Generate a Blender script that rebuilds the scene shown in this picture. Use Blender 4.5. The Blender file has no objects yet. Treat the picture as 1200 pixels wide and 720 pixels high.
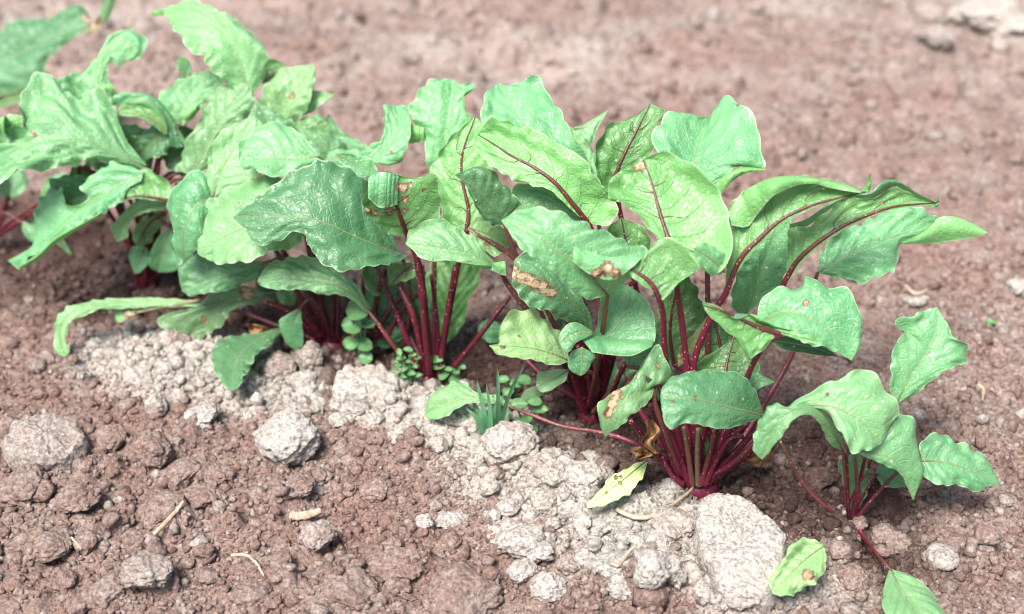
import bpy, math, random
import numpy as np
R = math.radians
random.seed(7)
rng = np.random.default_rng(11)
S = bpy.context.scene
COL = S.collection

# ---------------------------------------------------------------- camera
CAM_H, PITCH, LENS, SENS = 0.68, 35.0, 50.0, 36.0
cd = bpy.data.cameras.new("camera"); cam = bpy.data.objects.new("camera", cd); COL.objects.link(cam)
cam.location = (0, 0, CAM_H); cam.rotation_euler = (R(90 - PITCH), 0, 0)
cd.lens = LENS; cd.sensor_width = SENS; cd.clip_start = 0.02; cd.clip_end = 500
cd.dof.use_dof = True; cd.dof.focus_distance = 0.95; cd.dof.aperture_fstop = 4.0
S.camera = cam
# ---------------------------------------------------------------- sky and sun
SUN_EL, SUN_AZ, SUN_STR = 60.0, 28.0, 3.0     # azimuth: 0 = from the viewer's side, 180 = from beyond the bed
w = bpy.data.worlds.new("World"); S.world = w; w.use_nodes = True
nt = w.node_tree; bg = nt.nodes["Background"]
sky = nt.nodes.new("ShaderNodeTexSky"); sky.sky_type = 'NISHITA'; sky.sun_disc = False
sky.sun_elevation = R(SUN_EL); sky.dust_density = 3.0; sky.air_density = 1.0; sky.ozone_density = 0.6
sx, sy = -math.sin(R(180 - SUN_AZ)), math.cos(R(180 - SUN_AZ))     # direction on the ground towards the sun
sky.sun_rotation = math.atan2(sx, sy)
nt.links.new(sky.outputs[0], bg.inputs[0]); bg.inputs[1].default_value = 0.075
sl = bpy.data.lights.new("sun", 'SUN'); sl.energy = SUN_STR; sl.angle = R(20); sl.color = (1.0, 0.955, 0.90)
so = bpy.data.objects.new("sun", sl); COL.objects.link(so)
from mathutils import Vector
sd = Vector((sx * math.cos(R(SUN_EL)), sy * math.cos(R(SUN_EL)), math.sin(R(SUN_EL))))
so.rotation_euler = sd.to_track_quat('Z', 'Y').to_euler(); so.location = (0, 0, 3)
vs = S.view_settings; vs.view_transform = 'Standard'; vs.look = 'None'; vs.gamma = 1.0; vs.exposure = 1.70
S.cycles.filter_width = 1.1; S.cycles.diffuse_bounces = 2; S.cycles.max_bounces = 8; S.cycles.transparent_max_bounces = 4

# ---------------------------------------------------------------- geometry of the place
cp, sp_ = math.cos(R(PITCH)), math.sin(R(PITCH))
K = SENS / LENS / 1200.0
def ray(px, py):
    a = (px - 600) * K; b = -(py - 360) * K
    return np.array([a, cp + b * sp_, -sp_ + b * cp])
def at(px, py, y):                       # a point of the place on the upright plane y
    d = ray(px, py); s = y / d[1]
    return np.array([d[0] * s, y, CAM_H + d[2] * s])
def flat(px, py, h=0.0):                 # a point at height h over the level ground
    d = ray(px, py); s = (h - CAM_H) / d[2]
    return np.array([d[0] * s, d[1] * s, h])

# value noise ---------------------------------------------------------------
def _hash(ix, iy, iz, seed):
    h = (ix.astype(np.int64) * 374761393 + iy.astype(np.int64) * 668265263 + iz.astype(np.int64) * 2147483647 + seed * 974634777) & 0x7fffffff
    h = ((h ^ (h >> 13)) * 1274126177) & 0x7fffffff
    return ((h ^ (h >> 16)) & 0xffff) / 65535.0
def noise3(x, y, z, seed=0):
    x, y, z = np.broadcast_arrays(np.asarray(x, float), np.asarray(y, float), np.asarray(z, float))
    ix, iy, iz = np.floor(x), np.floor(y), np.floor(z)
    fx, fy, fz = x - ix, y - iy, z - iz
    ux, uy, uz = [f * f * (3 - 2 * f) for f in (fx, fy, fz)]
    r = 0
    for dx in (0, 1):
        for dy in (0, 1):
            for dz in (0, 1):
                r = r + _hash(ix + dx, iy + dy, iz + dz, seed) * (ux if dx else 1 - ux) * (uy if dy else 1 - uy) * (uz if dz else 1 - uz)
    return r * 2 - 1
def noise2(x, y, seed=0):
    x, y = np.broadcast_arrays(np.asarray(x, float), np.asarray(y, float))
    ix, iy = np.floor(x), np.floor(y); fx, fy = x - ix, y - iy
    ux, uy = fx * fx * (3 - 2 * fx), fy * fy * (3 - 2 * fy); z = np.zeros_like(ix)
    a = _hash(ix, iy, z, seed); b = _hash(ix + 1, iy, z, seed); c = _hash(ix, iy + 1, z, seed); d = _hash(ix + 1, iy + 1, z, seed)
    return (a + (b - a) * ux + (c - a) * uy + (a - b - c + d) * ux * uy) * 2 - 1
def fbm2(x, y, f, oct=4, seed=0, gain=0.5):
    r = 0; a = 1.0
    for o in range(oct):
        r = r + a * noise2(x * f, y * f, seed + o * 17); f *= 2.03; a *= gain
    return r
def smooth(e0, e1, x):
    t = np.clip((x - e0) / (e1 - e0), 0, 1); return t * t * (3 - 2 * t)

def seg_dist(x, y, pts):
    best = np.full(np.shape(x), 9.0)
    for (x0, y0), (x1, y1) in zip(pts[:-1], pts[1:]):
        dx, dy = x1 - x0, y1 - y0
        t = np.clip(((x - x0) * dx + (y - y0) * dy) / (dx * dx + dy * dy), 0, 1)
        best = np.minimum(best, np.hypot(x - x0 - t * dx, y - y0 - t * dy))
    return best
P2 = lambda px, py: tuple(flat(px, py)[:2])
CRUST = [P2(155, 414), P2(225, 430), P2(340, 462), P2(460, 478), P2(545, 520), P2(600, 560), P2(690, 610), P2(780, 640), P2(860, 662), P2(890, 690)]
ROW = [P2(-200, 250), P2(0, 290), P2(170, 335), P2(385, 400), P2(505, 440), P2(690, 482), P2(815, 562), P2(960, 560), P2(995, 612)]

def dry_mask(x, y):
    d = seg_dist(x, y, CRUST)
    n = fbm2(x, y, 22, 4, 3)
    side = 0.036 + 0.016 * fbm2(x, y, 9, 2, 41) + 0.012 * smooth(-.12, .05, x)
    m = (1 - smooth(side * 0.35, side * 1.45, d + 0.020 * n)) * (0.97 + 0.14 * fbm2(x, y, 30, 3, 63))
    m = np.maximum(m, 1 - smooth(.02, .09, np.hypot(x - P2(1170, 25)[0], y - P2(1170, 25)[1]) + .03 * n))
    far = smooth(1.05, 1.6, y) * (0.22 + 0.34 * fbm2(x * 0.4, y, 5, 3, 9)) + .25 * smooth(1.3, 1.9, y) * smooth(.1, .6, x)
    rr = smooth(0.15, 0.45, x) * 0.12
    return np.clip(np.maximum(m, far + rr + 0.10 * n + 0.06), 0, 1)
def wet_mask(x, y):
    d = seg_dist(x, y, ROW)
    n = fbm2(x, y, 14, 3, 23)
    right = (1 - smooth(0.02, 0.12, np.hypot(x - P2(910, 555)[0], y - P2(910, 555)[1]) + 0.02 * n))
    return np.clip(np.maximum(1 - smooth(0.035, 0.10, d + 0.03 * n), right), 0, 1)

# raster of the soil's relief, 2 mm
X0, X1, Y0, Y1, ST = -1.05, 1.05, 0.40, 2.30, 0.002
gx = np.arange(X0, X1, ST); gy = np.arange(Y0, Y1, ST)
GX, GY = np.meshgrid(gx, gy)
def base_relief(x, y):
    d = seg_dist(x, y, CRUST)
    return 0.010 * np.exp(-(d / 0.055) ** 2) + 0.006 * fbm2(x, y, 4, 2, 5) - 0.006 * np.exp(-(seg_dist(x, y, ROW) / 0.05) ** 2)
H = base_relief(GX, GY) + 0.0045 * fbm2(GX, GY, 26, 3, 8)
dryG = None
def stamp(cx, cy, r, hgt, seed, sink=0.35, asp=1.0, rot=0.0):
    m = int(r * 1.5 / ST) + 2
    i = int((cx - X0) / ST); j = int((cy - Y0) / ST)
    i0, i1, j0, j1 = max(0, i - m), min(len(gx), i + m), max(0, j - m), min(len(gy), j + m)
    if i0 >= i1 or j0 >= j1: return
    x = GX[j0:j1, i0:i1] - cx; y = GY[j0:j1, i0:i1] - cy
    c, s = math.cos(rot), math.sin(rot)
    u = (c * x + s * y); v = (-s * x + c * y) * asp
    a = np.arctan2(v, u)
    rr = r * (1 + 0.16 * np.sin(2 * a + seed) + 0.11 * np.sin(3 * a + seed * 2.3) + 0.07 * np.sin(5 * a + seed * 1.7))
    q = np.hypot(u, v) / rr
    dome = np.where(q < 1, np.clip(1 - q ** 3.2, 0, 1) ** 0.55, 0)
    sub = H[j0:j1, i0:i1]
    z0 = H[min(j, len(gy) - 1), min(i, len(gx) - 1)] if 0 <= i < len(gx) and 0 <= j < len(gy) else 0
    top = min(z0, base0(cx, cy) + 0.014) + hgt * (dome - sink)
    H[j0:j1, i0:i1] = np.where(q < 1, np.maximum(sub, top), sub)
def base0(cx, cy):
    return float(base_relief(np.array([cx]), np.array([cy]))[0])
for lo, hi, n in ((0.012, 0.026, 130), (0.006, 0.013, 1200), (0.003, 0.007, 4500)):
    for k in range(n):
        y = 0.50 + 1.7 * rng.random() ** 1.5; x = (rng.random() - 0.5) * (0.75 + 0.85 * y)
        if lo > 0.01 and (x > 0.22 and rng.random() < 0.75): continue
        if y > 1.15 and (hi < .01 or rng.random() < 0.35): continue
        if hi < .005 and y > 1.0: continue
        r = lo + (hi - lo) * rng.random() ** 1.6
        stamp(x, y, r, r * (0.9 + 0.6 * rng.random()), rng.random() * 6.28, 0.22 + 0.2 * rng.random(), 0.75 + 0.6 * rng.random(), rng.random() * 3.14)
H += 0.0018 * fbm2(GX, GY, 100, 3, 77, .65) + 0.0022 * np.abs(fbm2(GX, GY, 42, 2, 66)) + 0.006 * smooth(1.12, 1.4, GY) * np.sin(GY * 26 + 2.2 * fbm2(GX, GY, 2.2, 2, 31)) + 0.009 * smooth(1.1, 1.5, GY) * fbm2(GX * .7, GY * 1.2, 13, 2, 91)
for k in range(110):
    y = 1.12 + 1.0 * rng.random(); r = .008 + .020 * rng.random() ** 2; stamp((rng.random() - .5) * .95 * y, y, r, r * (.6 + .4 * rng.random()), rng.random() * 6.28, .2, .8 + .5 * rng.random(), rng.random() * 3.14)
def sample(F, x, y):
    u = np.clip((np.asarray(x) - X0) / ST, 0, len(gx) - 1.001); v = np.clip((np.asarray(y) - Y0) / ST, 0, len(gy) - 1.001)
    i = u.astype(int); j = v.astype(int); fu = u - i; fv = v - j
    return F[j, i] * (1 - fu) * (1 - fv) + F[j, i + 1] * fu * (1 - fv) + F[j + 1, i] * (1 - fu) * fv + F[j + 1, i + 1] * fu * fv
def gz(x, y): return float(sample(H, np.array([x]), np.array([y]))[0])
def base_h(px, py):                      # the ground under a pixel of the photo, on the smooth relief
    h = 0.0
    for _ in range(6):
        p = flat(px, py, h); h = base0(p[0], p[1]) + 0.004
    return p
def onground(px, py, lift=0.0):
    h = 0.0
    for _ in range(8):
        p = flat(px, py, h + lift); h = 0.5 * h + 0.5 * (base0(p[0], p[1]) + 0.006)
    return p

# ---------------------------------------------------------------- materials
def mat(name):
    m = bpy.data.materials.new(name); m.use_nodes = True
    t = m.node_tree; t.nodes.clear()
    return m, t
class T:                                 # small node helper
    def __init__(s, t): s.t = t
    def n(s, typ, **kw):
        nd = s.t.nodes.new(typ)
        for k, v in kw.items(): setattr(nd, k, v)
        return nd
    def val(s, sock, v):
        if hasattr(v, 'is_output') or isinstance(v, bpy.types.NodeSocket): s.t.links.new(v, sock)
        else: sock.default_value = v
    def math(s, op, a, b=None, c=None, clamp=False):
        nd = s.n("ShaderNodeMath", operation=op); nd.use_clamp = clamp
        s.val(nd.inputs[0], a)
        if b is not None: s.val(nd.inputs[1], b)
        if c is not None: s.val(nd.inputs[2], c)
        return nd.outputs[0]
    def mix(s, f, a, b, mode='MIX'):
        nd = s.n("ShaderNodeMix", data_type='RGBA', blend_type=mode)
        s.val(nd.inputs[0], f); s.val(nd.inputs[6], a if not isinstance(a, tuple) else a + ((1,) if len(a) == 3 else ()))
        s.val(nd.inputs[7], b if not isinstance(b, tuple) else b + ((1,) if len(b) == 3 else ()))
        return nd.outputs[2]
    def ramp(s, v, lo, hi):
        nd = s.n("ShaderNodeMapRange", interpolation_type='SMOOTHSTEP')
        s.val(nd.inputs[0], v); nd.inputs[1].default_value = lo; nd.inputs[2].default_value = hi
        return nd.outputs[0]
    def noise(s, vec, scale, detail=4, rough=0.55, dist=0.0):
        nd = s.n("ShaderNodeTexNoise"); s.val(nd.inputs['Vector'], vec); nd.inputs['Scale'].default_value = scale
        nd.inputs['Detail'].default_value = detail; nd.inputs['Roughness'].default_value = rough; nd.inputs['Distortion'].default_value = dist
        return nd.outputs[0]
    def attr(s, name): return s.n("ShaderNodeAttribute", attribute_name=name)

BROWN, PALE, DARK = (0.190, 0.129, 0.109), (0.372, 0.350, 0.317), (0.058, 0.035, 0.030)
def soil_material(name, per_object):
    m, t = mat(name); h = T(t)
    geo = h.n("ShaderNodeNewGeometry"); pos = geo.outputs['Position']
    if per_object:
        oc = h.n("ShaderNodeObjectInfo"); sep = h.n("ShaderNodeSeparateColor"); t.links.new(oc.outputs['Color'], sep.inputs[0])
        dry, wet = sep.outputs[0], sep.outputs[1]
    else:
        a = h.attr("soil"); sep = h.n("ShaderNodeSeparateColor"); t.links.new(a.outputs['Color'], sep.inputs[0])
        dry, wet = sep.outputs[0], sep.outputs[1]
    n1 = h.noise(pos, 55, 5); n2 = h.noise(pos, 260, 4, 0.6); n3 = h.noise(pos, 900, 3, 0.6); n4 = h.noise(pos, 14, 3); n5 = h.noise(pos, 1700, 3, 0.6)
    d2 = h.math('ADD', dry, h.math('MULTIPLY_ADD', n1, 0.9, -0.45), clamp=True)
    d3 = h.math('ADD', d2, h.math('MULTIPLY_ADD', n2, 0.5, -0.25), clamp=True)
    c = h.mix(d3, BROWN, PALE)
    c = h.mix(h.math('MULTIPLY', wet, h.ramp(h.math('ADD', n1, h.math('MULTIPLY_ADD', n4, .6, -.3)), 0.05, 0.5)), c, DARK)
    n6 = h.noise(pos, 430, 3, 0.6); g = h.math('MAXIMUM', 0.35, h.math('MULTIPLY_ADD', n3, 1.2, h.math('MULTIPLY_ADD', n6, 2.2, h.math('MULTIPLY_ADD', n2, 1.0, -1.2))))
    c = h.mix(1.0, c, h.n("ShaderNodeCombineColor").outputs[0], 'MULTIPLY') if False else c
    cc = h.n("ShaderNodeCombineColor"); [t.links.new(g, cc.inputs[i]) for i in range(3)]
    c = h.mix(1.0, c, cc.outputs[0], 'MULTIPLY')
    pink = h.mix(h.ramp(n4, 0.35, 0.7), (1.0, 1.0, 1.0), (1.05, 0.985, 0.97)); c = h.mix(1.0, c, pink, 'MULTIPLY')
    b = h.n("ShaderNodeBsdfPrincipled"); t.links.new(c, b.inputs['Base Color']); b.inputs['Roughness'].default_value = 0.95
    b.inputs['Specular IOR Level'].default_value = 0.12
    wp = h.n("ShaderNodeVectorMath", operation='ADD'); t.links.new(pos, wp.inputs[0])
    wn = h.n("ShaderNodeTexNoise"); wn.inputs['Scale'].default_value = 300; t.links.new(pos, wn.inputs['Vector'])
    ws = h.n("ShaderNodeVectorMath", operation='SCALE'); t.links.new(wn.outputs[1], ws.inputs[0]); ws.inputs['Scale'].default_value = 0.0016; t.links.new(ws.outputs[0], wp.inputs[1])
    cell = []
    for sc in (330, 800):
        vo = h.n("ShaderNodeTexVoronoi"); vo.inputs['Scale'].default_value = sc; t.links.new(wp.outputs[0], vo.inputs['Vector']); cell.append(vo.outputs['Distance'])
    hh = h.math('ADD', h.math('MULTIPLY', n2, 0.55), h.math('ADD', h.math('MULTIPLY', n3, 0.75), h.math('ADD', h.math('MULTIPLY', cell[0], -0.45), h.math('MULTIPLY', n5, 0.6))))
    bu = h.n("ShaderNodeBump"); bu.inputs['Strength'].default_value = 0.9; bu.inputs['Distance'].default_value = 0.0021
    t.links.new(hh, bu.inputs['Height']); t.links.new(bu.outputs[0], b.inputs['Normal'])
    o = h.n("ShaderNodeOutputMaterial"); t.links.new(b.outputs[0], o.inputs[0])
    return m
M_SOIL = soil_material("soil", False)
M_CLOD = soil_material("clod_soil", True)

def leaf_material():
    m, t = mat("beet_leaf"); h = T(t)
    a = h.attr("leaf"); sep = h.n("ShaderNodeSeparateColor"); t.links.new(a.outputs['Color'], sep.inputs[0])
    age, bright, dead = sep.outputs
    uv = h.n("ShaderNodeUVMap", uv_map="UVMap"); sx = h.n("ShaderNodeSeparateXYZ"); t.links.new(uv.outputs[0], sx.inputs[0])
    s_, t_ = sx.outputs[0], sx.outputs[1]
    geo = h.n("ShaderNodeNewGeometry"); pos = geo.outputs['Position']; back = geo.outputs['Backfacing']
    abs_s = h.math('ABSOLUTE', s_)
    nz = h.noise(pos, 45, 4); nf = h.noise(pos, 420, 4, 0.6); nl = h.noise(pos, 16, 3); nd = h.noise(pos, 160, 5, 0.65); nb = h.noise(pos, 130, 6, 0.7, 1.2)
    # lateral veins: lines leaving the midrib towards the tip
    ph = h.math('ADD', h.math('MULTIPLY', h.math('SUBTRACT', t_, h.math('MULTIPLY', h.math('POWER', abs_s, 1.15), 0.32)), 8.0),
                h.math('ADD', h.math('MULTIPLY_ADD', nz, 0.7, -0.35), h.math('MULTIPLY', h.math('SIGN', s_), 0.22)))
    lat = h.math('ABSOLUTE', h.math('SUBTRACT', h.math('FRACT', ph), 0.5))
    wv = h.math('MULTIPLY_ADD', abs_s, -0.045, 0.065)
    lat = h.math('SUBTRACT', 1.0, h.math('DIVIDE', h.math('SUBTRACT', 0.5, lat), wv), clamp=True)
    lat = h.math('MULTIPLY', lat, h.math('SUBTRACT', 1.0, h.ramp(abs_s, 0.45, 0.95)))
    vo = h.n("ShaderNodeTexVoronoi", feature='DISTANCE_TO_EDGE'); vo.inputs['Scale'].default_value = 240; t.links.new(pos, vo.inputs['Vector'])
    net = h.math('SUBTRACT', 1.0, h.ramp(vo.outputs[0], 0.0, 0.16))
    # upper side
    top = h.mix(h.ramp(h.math('ADD', h.math('MULTIPLY', nl, .6), h.math('MULTIPLY', nz, .4)), 0.32, 0.66), (0.050, 0.172, 0.068), (0.132, 0.302, 0.136))
    top = h.mix(h.math('MULTIPLY', nz, 0.5), top, (0.065, 0.20, 0.085))
    top = h.mix(age, top, (0.40, 0.50, 0.20))
    top = h.mix(h.math('MULTIPLY', net, 0.14), top, (0.17, 0.37, 0.21))
    top = h.mix(h.math('MULTIPLY', lat, 0.40), top, (0.22, 0.40, 0.25))
    # under side
    und = h.mix(h.ramp(nl, 0.3, 0.7), (0.090, 0.232, 0.070), (0.140, 0.305, 0.112))
    und = h.mix(h.math('MULTIPLY', net, 0.16), und, (0.10, 0.25, 0.06))
    und = h.mix(h.math('MULTIPLY', lat, 0.25), und, (0.13, 0.16, 0.06))
    c = h.mix(back, top, und)
    br = h.math('MULTIPLY_ADD', bright, 1.75, 0.10)  # per-leaf tone; pale highlights and shade among the leaves partly painted in here
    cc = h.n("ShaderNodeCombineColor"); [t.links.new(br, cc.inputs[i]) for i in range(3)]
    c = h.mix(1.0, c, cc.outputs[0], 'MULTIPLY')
    rim = h.ramp(h.math('ADD', abs_s, h.math('MULTIPLY_ADD', nd, 0.02, -0.01)), 0.965, 0.99)
    c = h.mix(h.math('MULTIPLY', rim, 0.55), c, (0.42, 0.56, 0.36))
    # pale specks, pin holes
    v2 = h.n("ShaderNodeTexVoronoi"); v2.inputs['Scale'].default_value = 210; t.links.new(pos, v2.inputs['Vector'])
    r2 = h.n("ShaderNodeSeparateColor"); t.links.new(v2.outputs['Color'], r2.inputs[0])
    spk = h.math('MULTIPLY', h.math('LESS_THAN', v2.outputs['Distance'], h.math('MULTIPLY', r2.outputs[1], 0.20)), h.math('GREATER_THAN', r2.outputs[0], 0.62))
    c = h.mix(h.math('MULTIPLY', spk, 0.7), c, (0.55, 0.62, 0.48))
    v3 = h.n("ShaderNodeTexVoronoi"); v3.inputs['Scale'].default_value = 55; t.links.new(pos, v3.inputs['Vector'])
    r3 = h.n("ShaderNodeSeparateColor"); t.links.new(v3.outputs['Color'], r3.inputs[0])
    spk3 = h.math('MULTIPLY', h.math('LESS_THAN', v3.outputs['Distance'], h.math('MULTIPLY', r3.outputs[1], 0.15)), h.math('GREATER_THAN', r3.outputs[0], 0.93))
    c = h.mix(spk3, c, (0.20, 0.12, 0.05))
    # withered tissue
    dm = h.ramp(h.math('ADD', dead, h.math('MULTIPLY_ADD', nb, 1.7, -0.85)), 0.40, 0.62)
    dc = h.mix(h.ramp(h.math('ADD', dead, h.math('MULTIPLY_ADD', nb, 1.6, -0.8)), 0.62, 0.92), (0.16, 0.09, 0.05), (0.42, 0.33, 0.21))
    dc = h.mix(h.ramp(nd, 0.50, 0.62), dc, (0.10, 0.035, 0.02))
    c = h.mix(dm, c, dc)
    p = h.n("ShaderNodeBsdfPrincipled"); t.links.new(c, p.inputs['Base Color'])
    t.links.new(h.math('MULTIPLY_ADD', nf, 0.3, 0.24), p.inputs['Roughness']); p.inputs['Specular IOR Level'].default_value = 0.5
    hb = h.math('ADD', h.math('MULTIPLY_ADD', nz, 2.2, h.math('MULTIPLY', net, -0.16)), h.math('ADD', h.math('MULTIPLY', lat, -0.4), h.math('ADD', h.math('MULTIPLY', nf, 0.25), h.math('MULTIPLY', nd, 0.45))))
    bu = h.n("ShaderNodeBump"); bu.inputs['Strength'].default_value = 0.55; bu.inputs['Distance'].default_value = 0.0022
    t.links.new(hb, bu.inputs['Height']); t.links.new(bu.outputs[0], p.inputs['Normal'])
    tr = h.n("ShaderNodeBsdfTranslucent"); tc = h.mix(1.0, c, (1.25, 1.25, 0.7), 'MULTIPLY'); t.links.new(tc, tr.inputs[0])
    mx = h.n("ShaderNodeMixShader"); mx.inputs[0].default_value = 0.22
    t.links.new(p.outputs[0], mx.inputs[1]); t.links.new(tr.outputs[0], mx.inputs[2])
    o = h.n("ShaderNodeOutputMaterial"); t.links.new(mx.outputs[0], o.inputs[0])
    return m
M_LEAF = leaf_material()

def stalk_material():
    m, t = mat("beet_stalk"); h = T(t)
    a = h.attr("tone"); sep = h.n("ShaderNodeSeparateColor"); t.links.new(a.outputs['Color'], sep.inputs[0])
    geo = h.n("ShaderNodeNewGeometry"); pos = geo.outputs['Position']
    n1 = h.noise(pos, 120, 4); n2 = h.noise(pos, 700, 3)
    c = h.mix(h.ramp(n1, 0.3, 0.7), (0.045, 0.003, 0.008), (0.095, 0.005, 0.016))
    c = h.mix(sep.outputs[0], c, (0.14, 0.23, 0.08))
    c = h.mix(sep.outputs[1], c, (0.23, 0.022, 0.055))
    v = h.n("ShaderNodeTexVoronoi"); v.inputs['Scale'].default_value = 560; t.links.new(pos, v.inputs['Vector'])
    r2 = h.n("ShaderNodeSeparateColor"); t.links.new(v.outputs['Color'], r2.inputs[0])
    spk = h.math('MULTIPLY', h.math('LESS_THAN', v.outputs['Distance'], 0.26), h.math('GREATER_THAN', r2.outputs[0], 0.80))
    c = h.mix(h.math('MULTIPLY', spk, 0.75), c, (0.5, 0.32, 0.30))
    p = h.n("ShaderNodeBsdfPrincipled"); t.links.new(c, p.inputs['Base Color']); p.inputs['Roughness'].default_value = 0.42
    bu = h.n("ShaderNodeBump"); bu.inputs['Strength'].default_value = 0.4; bu.inputs['Distance'].default_value = 0.001
    t.links.new(n2, bu.inputs['Height']); t.links.new(bu.outputs[0], p.inputs['Normal'])
    o = h.n("ShaderNodeOutputMaterial"); t.links.new(p.outputs[0], o.inputs[0])
    return m
M_STALK = stalk_material()
def simple_material(name, c1, c2, scale, rough=0.7, transl=0.0):
    m, t = mat(name); h = T(t)
    geo = h.n("ShaderNodeNewGeometry"); n1 = h.noise(geo.outputs['Position'], scale, 5, 0.6)
    c = h.mix(h.ramp(n1, 0.3, 0.7), c1, c2)
    p = h.n("ShaderNodeBsdfPrincipled"); t.links.new(c, p.inputs['Base Color']); p.inputs['Roughness'].default_value = rough
    bu = h.n("ShaderNodeBump"); bu.inputs['Strength'].default_value = 0.4; bu.inputs['Distance'].default_value = 0.001
    t.links.new(n1, bu.inputs['Height']); t.links.new(bu.outputs[0], p.inputs['Normal'])
    o = h.n("ShaderNodeOutputMaterial")
    if transl:
        tr = h.n("ShaderNodeBsdfTranslucent"); t.links.new(c, tr.inputs[0]); mx = h.n("ShaderNodeMixShader"); mx.inputs[0].default_value = transl
        t.links.new(p.outputs[0], mx.inputs[1]); t.links.new(tr.outputs[0], mx.inputs[2]); t.links.new(mx.outputs[0], o.inputs[0])
    else: t.links.new(p.outputs[0], o.inputs[0])
    return m
M_STRAW = simple_material("dry_straw", (0.25, 0.18, 0.12), (0.40, 0.33, 0.24), 300)
M_DEAD = simple_material("withered_leaf", (0.16, 0.055, 0.02), (0.52, 0.33, 0.15), 190, 0.7, 0.2)
M_WEED = simple_material("weed_leaf", (0.07, 0.19, 0.065), (0.13, 0.28, 0.11), 160, 0.5, 0.25)
M_GRASS = simple_material("grass_blade", (0.08, 0.24, 0.11), (0.14, 0.33, 0.17), 90, 0.45, 0.25)
M_STONE = simple_material("pale_stone", (0.50, 0.44, 0.40), (0.66, 0.60, 0.55), 120, 0.8)

# ---------------------------------------------------------------- mesh helpers
def mesh(name, V, F, m, smooth_=True):
    me = bpy.data.meshes.new(name); me.from_pydata([tuple(v) for v in V], [], F); me.materials.append(m)
    if smooth_: me.polygons.foreach_set("use_smooth", [True] * len(me.polygons))
    me.update(); return me
def link(name, me, parent=None, loc=(0, 0, 0)):
    o = bpy.data.objects.new(name, me); COL.objects.link(o); o.location = loc
    if parent is not None: o.parent = parent
    return o
def tag(o, label=None, cat=None, group=None, kind=None):
    for k, v in (("label", label), ("category", cat), ("group", group), ("kind", kind)):
        if v: o[k] = v
    return o
def thing(name, loc, label, cat, group=None):
    o = bpy.data.objects.new(name, None); o.empty_display_size = 0.02; COL.objects.link(o); o.location = loc
    return tag(o, label, cat, group)
def vcol(me, name, arr):
    a = me.color_attributes.new(name, 'FLOAT_COLOR', 'POINT')
    a.data.foreach_set("color", np.asarray(arr, dtype=np.float32).ravel())

def spline(P, n):
    P = np.asarray(P, float)
    if len(P) == 2: return P[0] + (P[1] - P[0]) * np.linspace(0, 1, n)[:, None]
    Q = np.vstack([2 * P[0] - P[1], P, 2 * P[-1] - P[-2]])
    out = []
    for i in range(1, len(Q) - 2):
        p0, p1, p2, p3 = Q[i - 1], Q[i], Q[i + 1], Q[i + 2]
        for t in np.linspace(0, 1, 14, endpoint=False):
            out.append(0.5 * ((2 * p1) + (-p0 + p2) * t + (2 * p0 - 5 * p1 + 4 * p2 - p3) * t * t + (-p0 + 3 * p1 - 3 * p2 + p3) * t ** 3))
    out.append(P[-1]); out = np.array(out)
    d = np.concatenate([[0], np.cumsum(np.linalg.norm(np.diff(out[:, :2] if P.shape[1] == 2 else out, axis=0), axis=1))])
    u = np.linspace(0, d[-1], n)
    return np.stack([np.interp(u, d, out[:, k]) for k in range(out.shape[1])], 1)

def tube(P, rad, sides=8, flat_=1.0):
    P = np.asarray(P); n = len(P); V = []; F = []
    tg = np.gradient(P, axis=0); tg /= np.linalg.norm(tg, axis=1)[:, None] + 1e-9
    ref = np.array([0.3, -0.8, 0.5])
    for i in range(n):
        a = np.cross(tg[i], ref); a /= np.linalg.norm(a) + 1e-9; b = np.cross(a, tg[i])
        for k in range(sides):
            th = 2 * math.pi * k / sides
            V.append(P[i] + rad[i] * (math.cos(th) * a + math.sin(th) * b * flat_))
    for i in range(n - 1):
        for k in range(sides):
            F.append((i * sides + k, i * sides + (k + 1) % sides, (i + 1) * sides + (k + 1) % sides, (i + 1) * sides + k))
    F.append(tuple(range(sides))[::-1]); F.append(tuple(range((n - 1) * sides, n * sides)))
    return V, F

def nvec(p, yaw):
    p, yaw = R(p), R(yaw)
    return np.array([math.sin(yaw) * math.cos(p), -math.cos(yaw) * math.cos(p), math.sin(p)])
def on_plane(px, py, P, n):
    d = ray(px, py); o = np.array([0, 0, CAM_H])
    s = np.dot(P - o, n) / np.dot(d, n)
    return o + d * s

# ---------------------------------------------------------------- beet plants
class Plant:
    def __init__(s, px, py, label):
        s.c = onground(px, py); s.y = s.c[1]
        s.o = thing("beet_plant", s.c, label, "beet plant", "beet plants growing in a row")
        s.k = 0
def stalk_mesh(P, r0, r1, base, tone0=(0, 0.3), tone1=(0, 0), n_mid=0, rm=(0.0006, 0.0003), tonem=(0.3, 0.4)):
    n = len(P); ns = n - n_mid
    rad = np.concatenate([np.linspace(r0, r1, ns), np.linspace(rm[0], rm[1], n_mid)]) if n_mid else np.linspace(r0, r1, n)
    if n_mid:
        for i in range(5):
            rad[max(ns - 3, 1):min(ns + 4, n - 1)] = (rad[max(ns - 3, 1) - 1:min(ns + 4, n - 1) - 1] + rad[max(ns - 3, 1) + 1:min(ns + 4, n - 1) + 1]) / 2
    rad = rad * (1 + .09 * noise2(np.arange(n) * .45, P[0, 0] * 900))
    V, F = tube(P - base, rad, 8, 0.8)
    me = mesh("leaf_stalk", V, F, M_STALK)
    u = np.clip(np.linspace(0, n / max(ns, 1), n), 0, 2)
    c = np.zeros((n, 4)); c[:, 3] = 1
    for k in range(2):
        a, b, mm = tone0[k], tone1[k], tonem[k]
        c[:, k] = np.where(u < 1, a + (b - a) * u, b + (mm - b) * np.clip((u - 1) * 2, 0, 1))
    vcol(me, "tone", np.repeat(c, 8, axis=0))
    return me

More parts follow.
